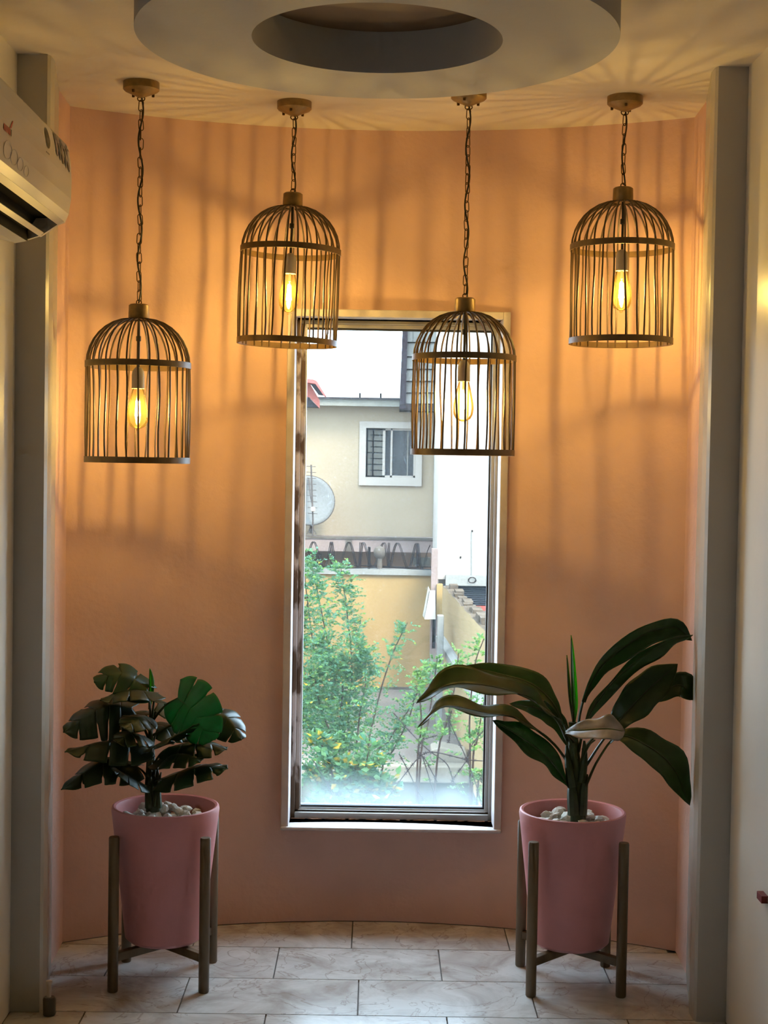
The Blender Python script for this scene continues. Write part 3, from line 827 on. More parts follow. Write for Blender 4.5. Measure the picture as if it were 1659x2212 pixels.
blade(dr, [q(1238, 1602, -.02), q(1224, 1580, -.10), q(1262, 1577, -.16), q(1312, 1574, -.19), q(1350, 1580, -.18)], .088, 'underside', roll=rad(72), fold=.15, wave=.05, seed=11, peak=.78, petiole=.22)
blade(dr, [q(1256, 1640, -.02), q(1272, 1610, -.05), q(1286, 1598, -.07)], .02, 'blade', roll=rad(30), fold=.3, wave=.04, seed=14, peak=.5)

# ================================================================== AIR CONDITIONER, SMALL THINGS
AX = -X_SIDE + .002; AY0, AY1 = 3.23, 4.085
ac = thing('air_conditioner', (AX, (AY0 + AY1) / 2, 2.19), 'white wall-mounted air conditioner cut off by the left edge', 'air conditioner')
prof = [(AX, 2.475), (-.885, 2.475), (-.862, 2.468), (-.846, 2.450), (-.838, 2.41), (-.835, 2.36), (-.836, 2.31), (-.842, 2.27), (-.852, 2.247)]
low = [(-.868, 2.240), (-.868, 2.262), (-.93, 2.262), (-.955, 2.225), (-.955, 2.196), (-.985, 2.190), (AX, 2.204)]
MB().prism([(x, AY0, z) for x, z in prof + low], (0, AY1 - AY0, 0)).build('body', 'ac', ac, bevel=.0012)
for ya, yb_ in ((AY1 - .014, AY1), (AY0, AY0 + .014)):
    MB().prism([(-.868, ya, 2.2405), (-.868, ya, 2.262), (-.93, ya, 2.262), (-.955, ya, 2.225), (-.955, ya, 2.197), (-.91, ya, 2.212)], (0, yb_ - ya, 0)).build('end_cheek', 'ac', ac)
MB().prism([(x, AY0 + .0145, z) for x, z in ((-.8662, 2.2405), (-.8662, 2.2595), (-.9285, 2.2595), (-.9525, 2.2236), (-.9525, 2.1955), (-.9490, 2.1955), (-.9490, 2.2222), (-.9265, 2.2565), (-.8700, 2.2565), (-.8700, 2.2405))], (0, AY1 - AY0 - .029, 0)).build('air_outlet', 'black', ac)
MB().prism([(-.850, AY0 + .01, 2.2475), (-.868, AY0 + .01, 2.2385), (-.872, AY0 + .01, 2.2425), (-.854, AY0 + .01, 2.252)], (0, AY1 - AY0 - .03, 0)).build('outlet_lip', 'ac_trim', ac)
MB().prism([(-.905, AY0 + .02, 2.2165), (-.918, AY0 + .02, 2.208), (-.9195, AY0 + .02, 2.2105), (-.9065, AY0 + .02, 2.219)], (0, AY1 - AY0 - .015, 0)).build('louvre_flap', 'ac', ac)
# decals on the front panel (print, laid on the plastic)
def on_front(y, z):
    """point on the curved front panel"""
    for (xa, za), (xb, zb_) in zip(prof, prof[1:]):
        if zb_ <= z <= za and za - zb_ > 1e-6:
            t = (za - z) / (za - zb_); return Vector((xa + (xb - xa) * t + .0012, y, z))
    return Vector((-.835, y, z))
def decal(name, cy, cz, ry, rz, m, n=20, y_lim=None):
    vs = [on_front(cy, cz)] + [on_front(min(cy + ry * math.cos(2 * PI * k / n), AY1 - .001), cz + rz * math.sin(2 * PI * k / n)) for k in range(n)]
    MB().add(vs, [(0, 1 + k, 1 + (k + 1) % n) for k in range(n)]).build(name, m, ac)
decal('round_emblem', 3.80, 2.4435 - .03, .026, .026, 'decal_dark')
decal('round_emblem_core', 3.80, 2.4435 - .03, .014, .014, 'decal_blue')
for k in range(5):
    y = 3.905 + k * .036
    vs = []
    for i in range(9):
        a = PI * i / 8
        vs.append(on_front(min(y + .016 * math.cos(a), AY1 - .002), 2.405 - .013 * k * .25 - .016 * math.sin(a)))
    vs = [on_front(min(y + .016, AY1 - .002), 2.448)] + vs + [on_front(y - .016, 2.448)]
    MB().add(vs, [tuple(range(len(vs)))]).build('tassel_print', 'decal_mauve' if k % 2 else 'decal_blue', ac)
    vs2 = [on_front(min(y + .009, AY1 - .003), 2.43) + Vector((.0006, 0, 0)), on_front(y - .009, 2.43) + Vector((.0006, 0, 0))] + [on_front(min(y - .010 * math.cos(PI * i / 6), AY1 - .003), 2.404 - .013 * k * .25 - .011 * math.sin(PI * i / 6)) + Vector((.0006, 0, 0)) for i in range(7)]
    MB().add(vs2, [tuple(range(len(vs2)))]).build('tassel_core_print', 'decal_mauve' if k % 2 == 0 else 'decal_blue', ac)
vs = [on_front(3.885, 2.455), on_front(AY1 - .002, 2.455), on_front(AY1 - .002, 2.435), on_front(3.90, 2.437)]
MB().add(vs, [(0, 1, 2, 3)]).build('tassel_band_print', 'decal_blue', ac)
for k in range(6):
    y0_ = 3.345 + k * .0125
    MB().add([on_front(y0_, 2.335), on_front(y0_ + .009, 2.335), on_front(y0_ + .009, 2.350), on_front(y0_, 2.350)], [(0, 1, 2, 3)]).build('logo_letter', 'decal_red' if k < 5 else 'decal_dark', ac)
MB().add([on_front(3.40, 2.352), on_front(3.412, 2.352), on_front(3.432, 2.372), on_front(3.428, 2.374)], [(0, 1, 2, 3)]).build('logo_stroke', 'decal_red', ac)
for k in range(4):
    cyk, czk, rk = 3.39 + k * .062, 2.300 - .004 * k, .024 - .003 * k
    MB().tube([on_front(cyk + rk * 1.5 * math.cos(a), czk + rk * .8 * math.sin(a)) for a in [2 * PI * i / 18 for i in range(18)]], .0007, 4, closed=True).build('scroll_print', 'decal_pale', ac)
for k in range(3):
    MB().add([on_front(3.77 + k * .014, 2.372), on_front(3.779 + k * .014, 2.372), on_front(3.779 + k * .014, 2.376), on_front(3.77 + k * .014, 2.376)], [(0, 1, 2, 3)]).build('caption_mark', 'decal_dark', ac)

# small red box on the right wall
p = at(1645, 1936, 3.9); p2 = at(1645, 1952, 3.9)
xx = X_SIDE
st = thing('wall_box', (xx, 3.9, p2.z), 'small dark red box fixed low on the right wall, cut off by the frame', 'box')
MB().box((p.x, 3.9, p2.z), (xx, 3.95, p.z)).build('housing', 'crimson', st, bevel=.001)
MB().box((p.x + .016, 3.8992, p2.z + .003), (p.x + .030, 3.9, p.z - .003)).build('printed_mark', 'offwhite', st)
# small bottle by the left pilaster
b0 = at(106, 2211, 4.31); bx, by = b0.x, 4.31
bt = thing('pump_bottle', (bx, by, 0), 'small dark bottle with a white neck at the foot of the left pilaster', 'bottle')
MB().lathe([(.0004, .001), (.017, .001), (.0185, .004), (.0185, .048), (.015, .053), (.0004, .053)], (bx, by, 0), 20).build('body', 'bottle', bt, smooth=True)
MB().lathe([(.0066, .052), (.0066, .089), (.0095, .094), (.0095, .1), (.0004, .101)], (bx - .001, by, 0), 14).build('neck', 'offwhite', bt, smooth=True)

# ================================================================== OUTDOORS
GZ = 1.62 - 4.3                                 # yard level
GLOW = GZ - .75                                 # lower strip below the yard's edge
g = MB().box((-40, 21.3, GZ - .2), (40, 90, GZ)).build('ground_yard', 'concrete', origin=(0, 30, GZ))
props(g, 'grey concrete yard behind the shrubs', 'ground', kind='structure')
g = MB().box((-40, 5.7, GLOW - .2), (40, 21.3, GLOW)).build('ground_lower', 'soil', origin=(0, 14, GLOW))
props(g, 'weedy lower ground below the yard edge', 'ground', kind='structure')
k0 = MB().box((-14, 21.0, GZ - .22), (14, 21.3, GZ + .02)).build('kerb', 'concrete_pale', origin=(0, 21.1, GZ - .2), bevel=.02)
props(k0, 'pale concrete kerb along the edge of the yard', 'kerb', kind='structure')
g = MB().box((-14, 21.05, GLOW), (14, 21.3, GZ - .22)).build('retaining_wall', 'soil', origin=(0, 21.1, GLOW))
props(g, 'dark retaining face below the pale kerb', 'wall', kind='structure')

# --- cream house
YH = 31.0
def hx(px, y=YH): return at(px, 1000, y).x
def hz(py, y=YH, px=820): return at(px, py, y).z
zE0, zE1 = hz(880), hz(862)
hs = thing('cream_house', (hx(800), YH, GZ), 'cream two-storey house with grey eaves behind the yellow wall', 'house')
xl, xr = -9.0, hx(937)
zl1, zl0 = hz(1155), hz(1186)
wx0, wx1 = hx(790), hx(897); wz0, wz1 = hz(1031), hz(925)
mbh = MB()
mbh.box((xl, YH, zl0), (wx0, YH + 6, zE0 + .15)).box((wx1, YH, zl0), (xr, YH + 6, zE0 + .15))
mbh.box((wx0, YH, zl0), (wx1, YH + 6, wz0)).box((wx0, YH, wz1), (wx1, YH + 6, zE0 + .15)).box((wx0, YH + .35, wz0), (wx1, YH + 6, wz1))
mbh.build('upper_wall', 'house', hs)
MB().box((xl, YH + .25, GZ), (xr, YH + 6, zl0)).build('lower_wall', 'house_low', hs)
MB().box((xr, YH - .06, hz(1160)), (hx(946), YH + 6, zE0 + .15)).build('corner_pier', 'fascia', hs)
# eaves
MB().box((xl - .3, YH - .55, zE0), (hx(866, YH - .55), YH - .50, zE1 - .03)).build('fascia', 'fascia', hs)
MB().box((xl - .3, YH - .62, zE1 - .035), (hx(866, YH - .6), YH - .50, zE1)).build('gutter', 'gutter', hs)
MB().box((xl - .3, YH - .5, zE0 + .02), (xr, YH, zE0 + .06)).build('soffit', 'house', hs)
MB().add([(xl - .3, YH - .55, zE1), (hx(866), YH - .55, zE1), (hx(880), YH + 3.2, zE1 + .85), (xl - .3, YH + 3.2, zE1 + .85), (xl - .3, YH + 3.2, zE1 + .75), (hx(880), YH + 3.2, zE1 + .75), (hx(866), YH - .5, zE1 - .06), (xl - .3, YH - .5, zE1 - .06)],
         [(0, 1, 2, 3), (4, 5, 6, 7), (0, 7, 6, 1), (1, 6, 5, 2), (2, 5, 4, 3), (0, 3, 4, 7)]).build('roof', 'metal_roof', hs)
for px in (776, 820): MB().tube([(hx(px), YH - .58, zE1), (hx(px), YH - .58, zE1 + .09)], .018, 6).build('gutter_spike', 'bar', hs)
# ledge
MB().box((xl, YH - 1.0, zl0), (hx(941, YH - 1), YH + .3, zl1 - .03)).build('ledge', 'ledge', hs)
MB().box((xl, YH - 1.02, zl1 - .05), (hx(941, YH - 1), YH - .9, zl1)).build('ledge_edge', 'stain', hs)
MB().box((hx(749, 30), YH - 1.012, zl0), (hx(763, 30), YH - 1.0, zl1 - .05)).build('ledge_stain', 'stain', hs)
# window of the house
tw = .135
wn = MB().box((wx0 - tw, YH - .07, wz0 - .17), (wx1 + tw, YH, wz0)).box((wx0 - tw, YH - .07, wz1), (wx1 + tw, YH, wz1 + tw)).box((wx0 - tw, YH - .07, wz0), (wx0, YH, wz1)).box((wx1, YH - .07, wz0), (wx1 + tw, YH, wz1)).build('window_surround', 'white_out', hs)
xm0, xm1, xm2 = hx(826), hx(843), hx(893)
MB().box((xm0, YH + .02, wz0), (xm0 + .055, YH + .08, wz1)).build('window_mullion', 'white_out', wn)
MB().box((xm1, YH + .02, wz0), (xm1 + .04, YH + .08, wz1)).build('window_mullion', 'white_out', wn)
MB().box((xm2, YH + .02, wz0), (wx1, YH + .08, wz1)).build('window_mullion', 'white_out', wn)
MB().box((xm0, YH + .02, wz0), (wx1, YH + .08, wz0 + .04)).build('window_rail', 'white_out', wn)
MB().box((xm0, YH + .02, wz1 - .04), (wx1, YH + .08, wz1)).build('window_rail', 'white_out', wn)
MB().box((wx0, YH + .25, wz0), (xm0, YH + .28, wz1)).build('pane', 'slat_glass', wn)
MB().box((xm0, YH + .10, wz0), (xm1, YH + .12, wz1)).build('pane', 'dark_glass', wn)
MB().box((xm1, YH + .06, wz0), (xm2, YH + .07, wz1)).build('pane', 'dark_glass', wn)
MB().box((hx(879), YH + .045, wz0 + .04), (hx(881.5), YH + .058, wz1 - .04)).build('curtain_edge', 'fascia', wn)
for k in range(9):
    z = wz0 + .02 + k * (wz1 - wz0 - .04) / 8
    MB().box((wx0 + (.09 if k % 2 else 0), YH + .12, z - .012), (xm0, YH + .145, z + .012)).build('burglar_bar', 'bar', wn)
for px in (791, 804):
    MB().box((hx(px), YH + .118, wz0), (hx(px) + .03, YH + .147, wz1)).build('burglar_bar', 'bar', wn)
# meter boxes and dark hollow on the lower wall
MB().box((hx(897), YH + .10, hz(1222)), (hx(934), YH + .25, hz(1204))).build('meter_box', 'fascia', hs)
MB().box((hx(683), YH + .10, hz(1222)), (hx(697), YH + .25, hz(1200))).build('meter_box', 'fascia', hs)

# --- shingled taller roof with plum verge
YR = 30.0
rf = thing('shingled_roof', (at(920, 880, YR).x, YR, at(920, 880, YR).z - 1.2), 'steep grey shingled roof slope with a dark verge board', 'roof')
def slope(px, py): 
    """the slope leans back as it climbs"""
    return at(px, py, YR + (880 - py) * .012)
courses = [872, 848, 823, 797, 770, 739, 710, 680, 650, 620]
for k in range(len(courses) - 1):
    y0_, y1_ = courses[k], courses[k + 1]
    off = 0 if k % 2 else 12
    xs_ = [876] + [x for x in range(892 + off, 936, 26)] + [945]
    for xa, xb in zip(xs_, xs_[1:]):
        a = [slope(xa + .4, y0_), slope(xb - .4, y0_), slope(xb - .4, y1_ + 1), slope(xa + .4, y1_ + 1)]
        a[0] += Vector((0, -.06, 0)); a[1] += Vector((0, -.06, 0))
        MB().prism(a, (0, .05, 0)).build('shingle', 'shingle', rf)
MB().prism([slope(863, 884) + Vector((0, -.14, 0)), slope(876, 884) + Vector((0, -.14, 0)), slope(883, 620) + Vector((0, -.14, 0)), slope(873, 620) + Vector((0, -.14, 0))], (0, .25, 0)).build('verge_board', 'verge', rf)
MB().prism([slope(874, 882) + Vector((0, .1, 0)), slope(945, 882) + Vector((0, .1, 0)), slope(945, 620) + Vector((0, .1, 0)), slope(880, 620) + Vector((0, .1, 0))], (0, .08, 0)).build('roof_deck', 'verge', rf)
MB().box((at(864, 880, YR).x, YR - .1, at(864, 887, YR).z), (at(945, 880, YR).x, YR + .9, at(864, 873, YR).z)).build('soffit', 'gutter', rf)

# --- white building on the right
YB = 27.6
wbz = at(1000, 1252, YB).z
wbd = thing('white_building', (at(1010, 1250, YB).x, YB, GZ), 'bright white building with a blue roller shutter on the right', 'building')
x0_, x1_ = at(946, 1100, YB).x, at(1300, 1100, YB).x
MB().box((x0_, YB, wbz), (x1_, YB + 2.2, 8.5)).build('wall', 'white_dirty', wbd)
MB().box((x0_ + .05, YB + .3, GZ), (x1_, YB + 2.2, wbz)).build('lower_wall', 'white_out', wbd)
MB().box((at(962, 1250, YB).x, YB - .14, at(1000, 1264, YB).z), (x1_, YB, at(1000, 1242, YB).z)).build('fascia', 'coping', wbd)
zs1, zs0 = at(1000, 1262, YB).z, at(1000, 1308, YB).z
n = 11
for k in range(n):
    za, zb_ = zs0 + (zs1 - zs0) * k / n, zs0 + (zs1 - zs0) * (k + 1) / n
    MB().add([(x0_ + .12, YB + .02, za), (x1_, YB + .02, za), (x1_, YB - .04, (za + zb_) / 2), (x0_ + .12, YB - .04, (za + zb_) / 2), (x0_ + .12, YB + .02, zb_), (x1_, YB + .02, zb_)], [(0, 1, 2, 3), (3, 2, 5, 4)]).build('shutter_slat', 'shutter', wbd)
MB().box((x0_ + .12, YB - .05, at(1000, 1318, YB).z), (x1_, YB + .03, zs0)).build('red_stripe', 'pinkred', wbd)
MB().box((x0_ + .12, YB - .02, GZ), (x1_, YB + .03, at(1000, 1318, YB).z)).build('shutter_panel', 'white_out', wbd)
MB().tube([at(1019, 1150, YB - .03), at(1019, 1250, YB - .03)], .012, 6).build('wall_conduit', 'coping', wbd)
for px, py in ((1020, 1147), (995, 1204), (998, 1245)):
    c = at(px, py, YB - .005); MB().box((c.x - .014, YB - .02, c.z - .018), (c.x + .014, YB, c.z + .018)).build('wall_hook', 'bar', wbd)
pts = [at(1020 + 9 * math.cos(a) * (1 - .1 * k / 10), 1253 + 6 * math.sin(a), YB - .17) for k, a in enumerate([i * .7 for i in range(20)])]
MB().tube(pts, .008, 4).build('wire_tangle', 'wire', wbd)

# --- yellow boundary wall with coping
YY = 28.2
ya = thing('boundary_wall', (at(790, 1490, YY).x, YY, GZ), 'long yellow boundary wall with grey coping below the house', 'wall')
zc1, zc0 = at(800, 1229, YY).z, at(800, 1241, YY).z
MB().box((-9, YY, GZ), (at(931, 1300, YY).x, YY + .2, zc0)).build('wall_face', 'yellow', ya)
MB().box((-9, YY - .06, zc0), (at(931, 1300, YY).x, YY + .26, zc1)).build('coping', 'coping', ya)
MB().box((-9, YY - .012, GZ), (at(931, 1300, YY).x, YY, GZ + .05)).build('foot_line', 'stain', ya)  # thin darker strip along the foot of the wall
# razor wire coil
rz = thing('razor_wire_coil', (at(800, 1230, YY).x, YY + .1, zc1), 'looping coil of razor wire along the yellow wall top', 'razor wire')
rad_c = .24
zc = zc1 + rad_c + .015
def coil(x0, x1, ph):
    pts = []
    n = int((x1 - x0) / .2 * 18)
    for i in range(n + 1):
        a = i / 18 * 2 * PI + ph
        pts.append((x0 + (x1 - x0) * i / n + .10 * math.sin(a * .37), YY + .1 + .16 * math.cos(a), zc + rad_c * .98 * math.sin(a)))
    return pts
MB().tube(coil(-2.2, at(931, 1200, YY).x, 0), .0085, 4).build('wire_coil', 'wire', rz)
MB().tube(coil(-2.1, at(930, 1200, YY).x, 2.4), .0085, 4).build('wire_coil', 'wire', rz)
for dz_ in (.02, .05):
    MB().tube([(x, YY + .02 + .03 * math.sin(x * 3), zc1 + dz_ + .012 * math.sin(x * 4 + dz_ * 50)) for x in [-2.5 + .2 * i for i in range(19)]], .010, 4).build('guide_wire', 'wire', rz)
a, c = at(797, 1226, YY), at(797, 1182, YY)
po = MB().prism([(a.x - .025, YY + .05, zc1), (a.x + .025, YY + .05, zc1), (a.x + .025, YY + .1, zc1), (a.x - .025, YY + .1, zc1)], (0, 0, c.z - zc1)).build('wire_post', 'bar', origin=(a.x, YY + .07, zc1))
props(po, 'dark iron post standing on the yellow wall coping', 'post')
a = at(820, 1226, YY)
lampo = thing('wall_lantern', (a.x, YY + .02, zc1), 'grey round-headed fixture on the yellow wall coping', 'lantern')
MB().tube([(a.x, YY + .02, zc1), (a.x, YY + .02, zc1 + .22)], [.05, .055], 8).build('stem', 'stain', lampo)
MB().lathe([(.0004, .20), (.07, .20), (.115, .26), (.12, .34), (.09, .40), (.02, .43), (.0004, .44)], (a.x, YY + .02, zc1), 14).build('head', 'stain', lampo, smooth=True)

# --- pillars at the corner
YP = 27.3
pl = thing('corner_pillar', (at(938, 1400, YP).x, YP, GZ), 'yellow corner pillar with a white leaning panel', 'pillar')
MB().box((at(931, 1300, YP).x, YP, GZ), (at(945, 1300, YP).x, YP + .25, at(938, 1186, YP).z)).build('shaft', 'ledge', pl)
MB().box((at(943, 1300, YP - .1).x, YP - .1, at(938, 1330, YP).z), (at(956, 1300, YP - .1).x, YP + .2, at(938, 1262, YP).z)).build('shaft_cap', 'yellow', pl)
MB().box((at(935, 1300, YP - .02).x, YP - .02, at(938, 1400, YP).z), (at(942, 1300, YP - .02).x, YP, at(938, 1337, YP).z)).build('slot', 'bar', pl)
MB().prism([at(917, 1338, YP - .35), at(941, 1338, YP - .35), at(940, 1276, YP - .1), at(929, 1276, YP - .1)], (0, .06, 0)).build('leaning_panel', 'white_out', pl)
MB().prism([at(913, 1330, YP - .25), at(918, 1338, YP - .3), at(930, 1276, YP - .02), at(925, 1266, YP - .02)], (0, .05, 0)).build('leaning_panel', 'coping', pl)
YG = 24.4
gp = MB().box((at(944, 1400, YG).x, YG, GZ), (at(958, 1400, YG).x, YG + .2, at(950, 1330, YG).z)).build('grey_pillar', 'coping', origin=(at(950, 1400, YG).x, YG, GZ), bevel=.01)
props(gp, 'plain grey pillar in front of the broken side wall', 'pillar')

# --- broken side wall running toward the viewer
A_ = Vector((at(956, 1265, 27.0).x, 27.0, 0)); B_ = Vector((at(1053, 1370, 19.4).x, 19.4, 0))
dirv = (B_ - A_)
zt_ = at(956, 1265, 27.0).z
sw = thing('broken_side_wall', (A_.x, A_.y, GZ), 'pale yellow side wall with a ragged broken top', 'wall')
top = []; n = 26
for i in range(n + 1):
    t = i / n * 1.25
    p = A_ + dirv * t
    top.append((p, zt_ + (.06 * mnoise.noise(Vector((t * 22, 0, 0))) if i else 0)))
vs = []
for p, z in top: vs += [(p.x, p.y, GZ - .3), (p.x, p.y, z), (p.x + .22, p.y, z + .10 * mnoise.noise(Vector((p.y * 4, 3, 0))) - .02), (p.x + .22, p.y, GZ - .3)]
fs = []
for i in range(n):
    a, b = i * 4, (i + 1) * 4
    fs += [(a, a + 1, b + 1, b), (a + 2, a + 3, b + 3, b + 2)]
fs += [(0, 3, 2, 1), (n * 4, n * 4 + 1, n * 4 + 2, n * 4 + 3)]
MB().add(vs, fs).build('wall_face', 'yellow_pale', sw)
fs2 = [(i * 4 + 1, i * 4 + 2, (i + 1) * 4 + 2, (i + 1) * 4 + 1) for i in range(n)]
MB().add(vs, fs2).build('broken_top', 'rubble', sw)
for k in range(16):
    t = .1 + .06 * k + rnd.uniform(-.02, .02); p = A_ + dirv * t
    h_ = rnd.uniform(.05, .16); w_ = rnd.uniform(.1, .3)
    MB().prism([(p.x + .06, p.y - w_, zt_ - .06), (p.x + .2, p.y - w_, zt_ - .06), (p.x + .2, p.y + w_, zt_ - .06), (p.x + .06, p.y + w_, zt_ - .06)], (rnd.uniform(-.03, .03), 0, h_)).build('broken_brick', 'rubble', sw)
zl_ = at(957, 1372, 27).z
P0, P1 = A_ + dirv * .02, A_ + dirv * 1.2
MB().prism([(P0.x - .12, P0.y, zl_ - .1), (P0.x + .02, P0.y, zl_ - .1), (P0.x + .02, P0.y, zl_ + .05), (P0.x - .04, P0.y, zl_ + .05), (P0.x - .12, P0.y, zl_)], P1 - P0).build('ledge', 'coping', sw)
# --- rubble block and small slab
c = at(965, 1622, 21.7)
bl = MB().prism([at(929, 1606, 21.9), at(950, 1600, 21.9), at(1004, 1612, 21.9), at(1004, 1636, 21.9), at(985, 1642, 21.9), at(930, 1630, 21.9)], (0, -.5, 0)).build('concrete_block', 'concrete_pale', origin=(c.x, 21.7, c.z - .1), bevel=.02)
props(bl, 'chipped concrete block lying near the yard edge', 'block')

# --- red-roofed house corner on the left
YRD = 22.0
rh = thing('red_roofed_house', (at(640, 880, YRD).x, YRD, GZ), 'corner of a red-boarded roof at the left edge of the view', 'house')
def rp(px, py, d=0): return at(px, py, YRD + d)
MB().prism([rp(560, 842), rp(668, 858), rp(690, 882), rp(690, 864), rp(668, 826), rp(560, 806)], (0, .12, 0)).build('fascia_board', 'redroof', rh)
MB().prism([rp(560, 803, -.25), rp(678, 820, -.25), rp(684, 823, -.25), rp(702, 853, -.25), rp(700, 855, -.25), rp(681, 829, -.25), rp(560, 810, -.25)], (0, .6, 0)).build('roof_edge', 'pinkred', rh)
MB().prism([rp(668, 826, -.02), rp(681, 829, -.02), rp(700, 855, -.02), rp(688, 853, -.02)], (0, .02, 0)).build('roof_soffit', 'gutter', rh)
MB().prism([rp(560, 846, .1), rp(668, 860, .1), rp(688, 880, .1), rp(560, 876, .1)], (0, .3, 0)).build('eave_soffit', 'gutter', rh)
xw = rp(640, 900, .6).x
MB().box((xw - 4, YRD + .6, GZ), (xw, YRD + 4, rp(600, 868, .6).z)).build('wall', 'house', rh)

# --- satellite dish with aerial
YD = 30.35
sdsh = thing('satellite_dish', (at(670, 1160, YD).x, YD, zl1), 'round grey satellite dish standing on the house ledge', 'satellite dish')
c = at(668, 1081, YD); Rd = at(724, 1081, YD).x - c.x
D = Vector((.25, -1, .28)).normalized()
e1 = D.cross(Vector((0, 0, 1))).normalized(); e2 = e1.cross(D).normalized() * -1
mb = MB(); vs = []; fs = []
NR, NS = 7, 40
for i in range(NR + 1):
    r = Rd * i / NR
    for k in range(NS):
        a = 2 * PI * k / NS
        vs.append(c + e1 * (r * math.cos(a)) + e2 * (r * .98 * math.sin(a)) + D * (.18 * Rd * (i / NR) ** 2 - .18 * Rd))
for i in range(NR):
    for k in range(NS): fs.append((i * NS + k, i * NS + (k + 1) % NS, (i + 1) * NS + (k + 1) % NS, (i + 1) * NS + k))
o = MB().add(vs, fs).build('reflector', 'dish', sdsh, smooth=True, angle=180)
so = o.modifiers.new('thickness', 'SOLIDIFY'); so.thickness = .02
MB().tube([c + e1 * (Rd * math.cos(a)) + e2 * (Rd * .98 * math.sin(a)) for a in [2 * PI * k / 40 for k in range(40)]], .012, 5, closed=True).build('rim', 'pole', sdsh, smooth=True)
f0 = at(676, 1100, YD - .32)
MB().tube([c - e2 * Rd * .9, (c - e2 * Rd * .9).lerp(f0, .5) + Vector((0, 0, -.05)), f0], .014, 6).build('feed_arm', 'pole', sdsh)
MB().lathe([(.0004, -.05), (.045, -.04), (.05, .04), (.0004, .05)], f0, 12).build('receiver_head', 'white_out', sdsh, smooth=True)
MB().tube([at(671, 1152, YD + .05), at(674, 1125, YD + .02), c - D * .12], [.035, .03, .03], 8).build('mast', 'pole', sdsh)
for px in (663, 683): MB().tube([at(673, 1135, YD), at(px, 1153, YD - .1)], .010, 5).build('stay', 'pole', sdsh)
ae = thing('tv_aerial', (at(673, 1150, YD - .22).x, YD - .22, zl1), 'thin television aerial with crossbars in front of the dish', 'aerial')
pa, pb = at(672, 1004, YD - .22), at(676, 1125, YD - .22)
MB().tube([Vector((pb.x, pb.y, zl1 - .04)), pb, pa], .016, 6).build('boom', 'pole', ae)
for k in range(9):
    t = .03 + .105 * k; p = pa.lerp(pb, t)
    MB().tube([p + Vector((-.095, .02, .003)), p + Vector((.095, -.02, -.003))], .007, 5).build('crossbar', 'pole', ae)

# --- shrubs: stems and uncounted small leaves
def shrub(name, label, stems, seed, leaf, nleaf, mats, Yc, spread=.18, group='shrubs outside the window'):
    rr = random.Random(seed)
    root = stems[0][0]
    T_ = thing(name, (root[0], root[1], root[2]), label, 'shrub', group)
    per = {m: MB() for m, _ in mats}
    def put(p, d, sc):
        r = rr.random(); acc = 0
        for m, w_ in mats:
            acc += w_
            if r <= acc: break
        d = d.normalized(); s = d.cross(Vector((rr.uniform(-1, 1), rr.uniform(-1, 1), rr.uniform(.2, 1)))).normalized()
        nn = d.cross(s)
        L_ = sc; w2 = sc * .30
        per[m].add([p, p + d * L_ * .45 + s * w2 + nn * w2 * .3, p + d * L_, p + d * L_ * .45 - s * w2 + nn * w2 * .3], [(0, 1, 2), (0, 2, 3)])
    for st_ in stems:
        P = catmull(st_, 20); n = len(P)
        MB().tube(P, [.0085 * (1 - .8 * i / (n - 1)) + .0025 for i in range(n)], 5).build('stem', 'twig', T_)
        for k in range(nleaf):
            t = .12 + .88 * rr.random() ** .75
            f = t * (n - 1); i = min(int(f), n - 2)
            p0 = P[i].lerp(P[i + 1], f - i)
            d = Vector((rr.gauss(0, 1), rr.gauss(0, .8), rr.gauss(.35, .6))).normalized()
            ln = spread * (1.15 - .75 * t) * rr.uniform(.3, 1.3)
            q0 = p0 + d * ln
            # a sprig with paired leaflets
            m_ = 6
            for j in range(m_):
                u = (j + 1) / m_
                pj = p0.lerp(q0, .25 + .75 * u) + Vector((0, 0, -.05 * u * u * ln))
                sd_ = d.cross(Vector((0, 0, 1)))
                if sd_.length < .1: sd_ = Vector((1, 0, 0))
                for sg in (-1, 1):
                    put(pj, sd_.normalized() * sg + d * .7 + Vector((rr.gauss(0, .35), rr.gauss(0, .35), rr.gauss(0, .35))), leaf * rr.uniform(.6, 1.25))
    for m, _ in mats:
        if per[m].f:
            o = MB(); o.v, o.f = per[m].v, per[m].f
            ob = o.build('foliage', m, T_); ob['kind'] = 'stuff'
    return T_
G3 = [('leaf_out', .50), ('leaf_teal', .36), ('leaf_lime', .12), ('leaf_yellow', .02)]
GL = [('leaf_lime', .62), ('leaf_out', .38)]
def st(Y, *pp): return [at(a, b, Y) for a, b in pp]
def ground_to(Y, px): 
    p = at(px, 1700, Y); return Vector((p.x, Y, GLOW))
def grow(Y, px0, *pp): return [ground_to(Y, px0)] + st(Y, *pp)
shrub('leafy_shrub', 'tall loose shrub rising along the left edge of the window view',
      [grow(14.5, 700, (705, 1700), (690, 1500), (668, 1330), (652, 1190)),
       grow(14.5, 690, (690, 1700), (668, 1520), (650, 1400), (640, 1300)),
       grow(14.2, 715, (735, 1700), (725, 1500), (700, 1350), (672, 1215)),
       grow(14.2, 720, (700, 1650), (660, 1560), (640, 1480))], 3, .036, 190, G3, 14.5, .34)
shrub('leafy_shrub', 'dense feathery green shrub in the left half of the window view',
      [grow(13.6, 745, (755, 1700), (752, 1560), (760, 1440), (750, 1330), (736, 1225)),
       grow(13.6, 745, (748, 1700), (740, 1560), (716, 1440), (690, 1380)),
       grow(13.4, 750, (765, 1700), (775, 1560), (790, 1460), (770, 1390)),
       grow(13.4, 740, (735, 1690), (730, 1600), (740, 1480), (720, 1420)),
       grow(13.4, 750, (750, 1690), (720, 1600), (690, 1520), (676, 1440))], 4, .036, 230, G3, 13.6, .36)
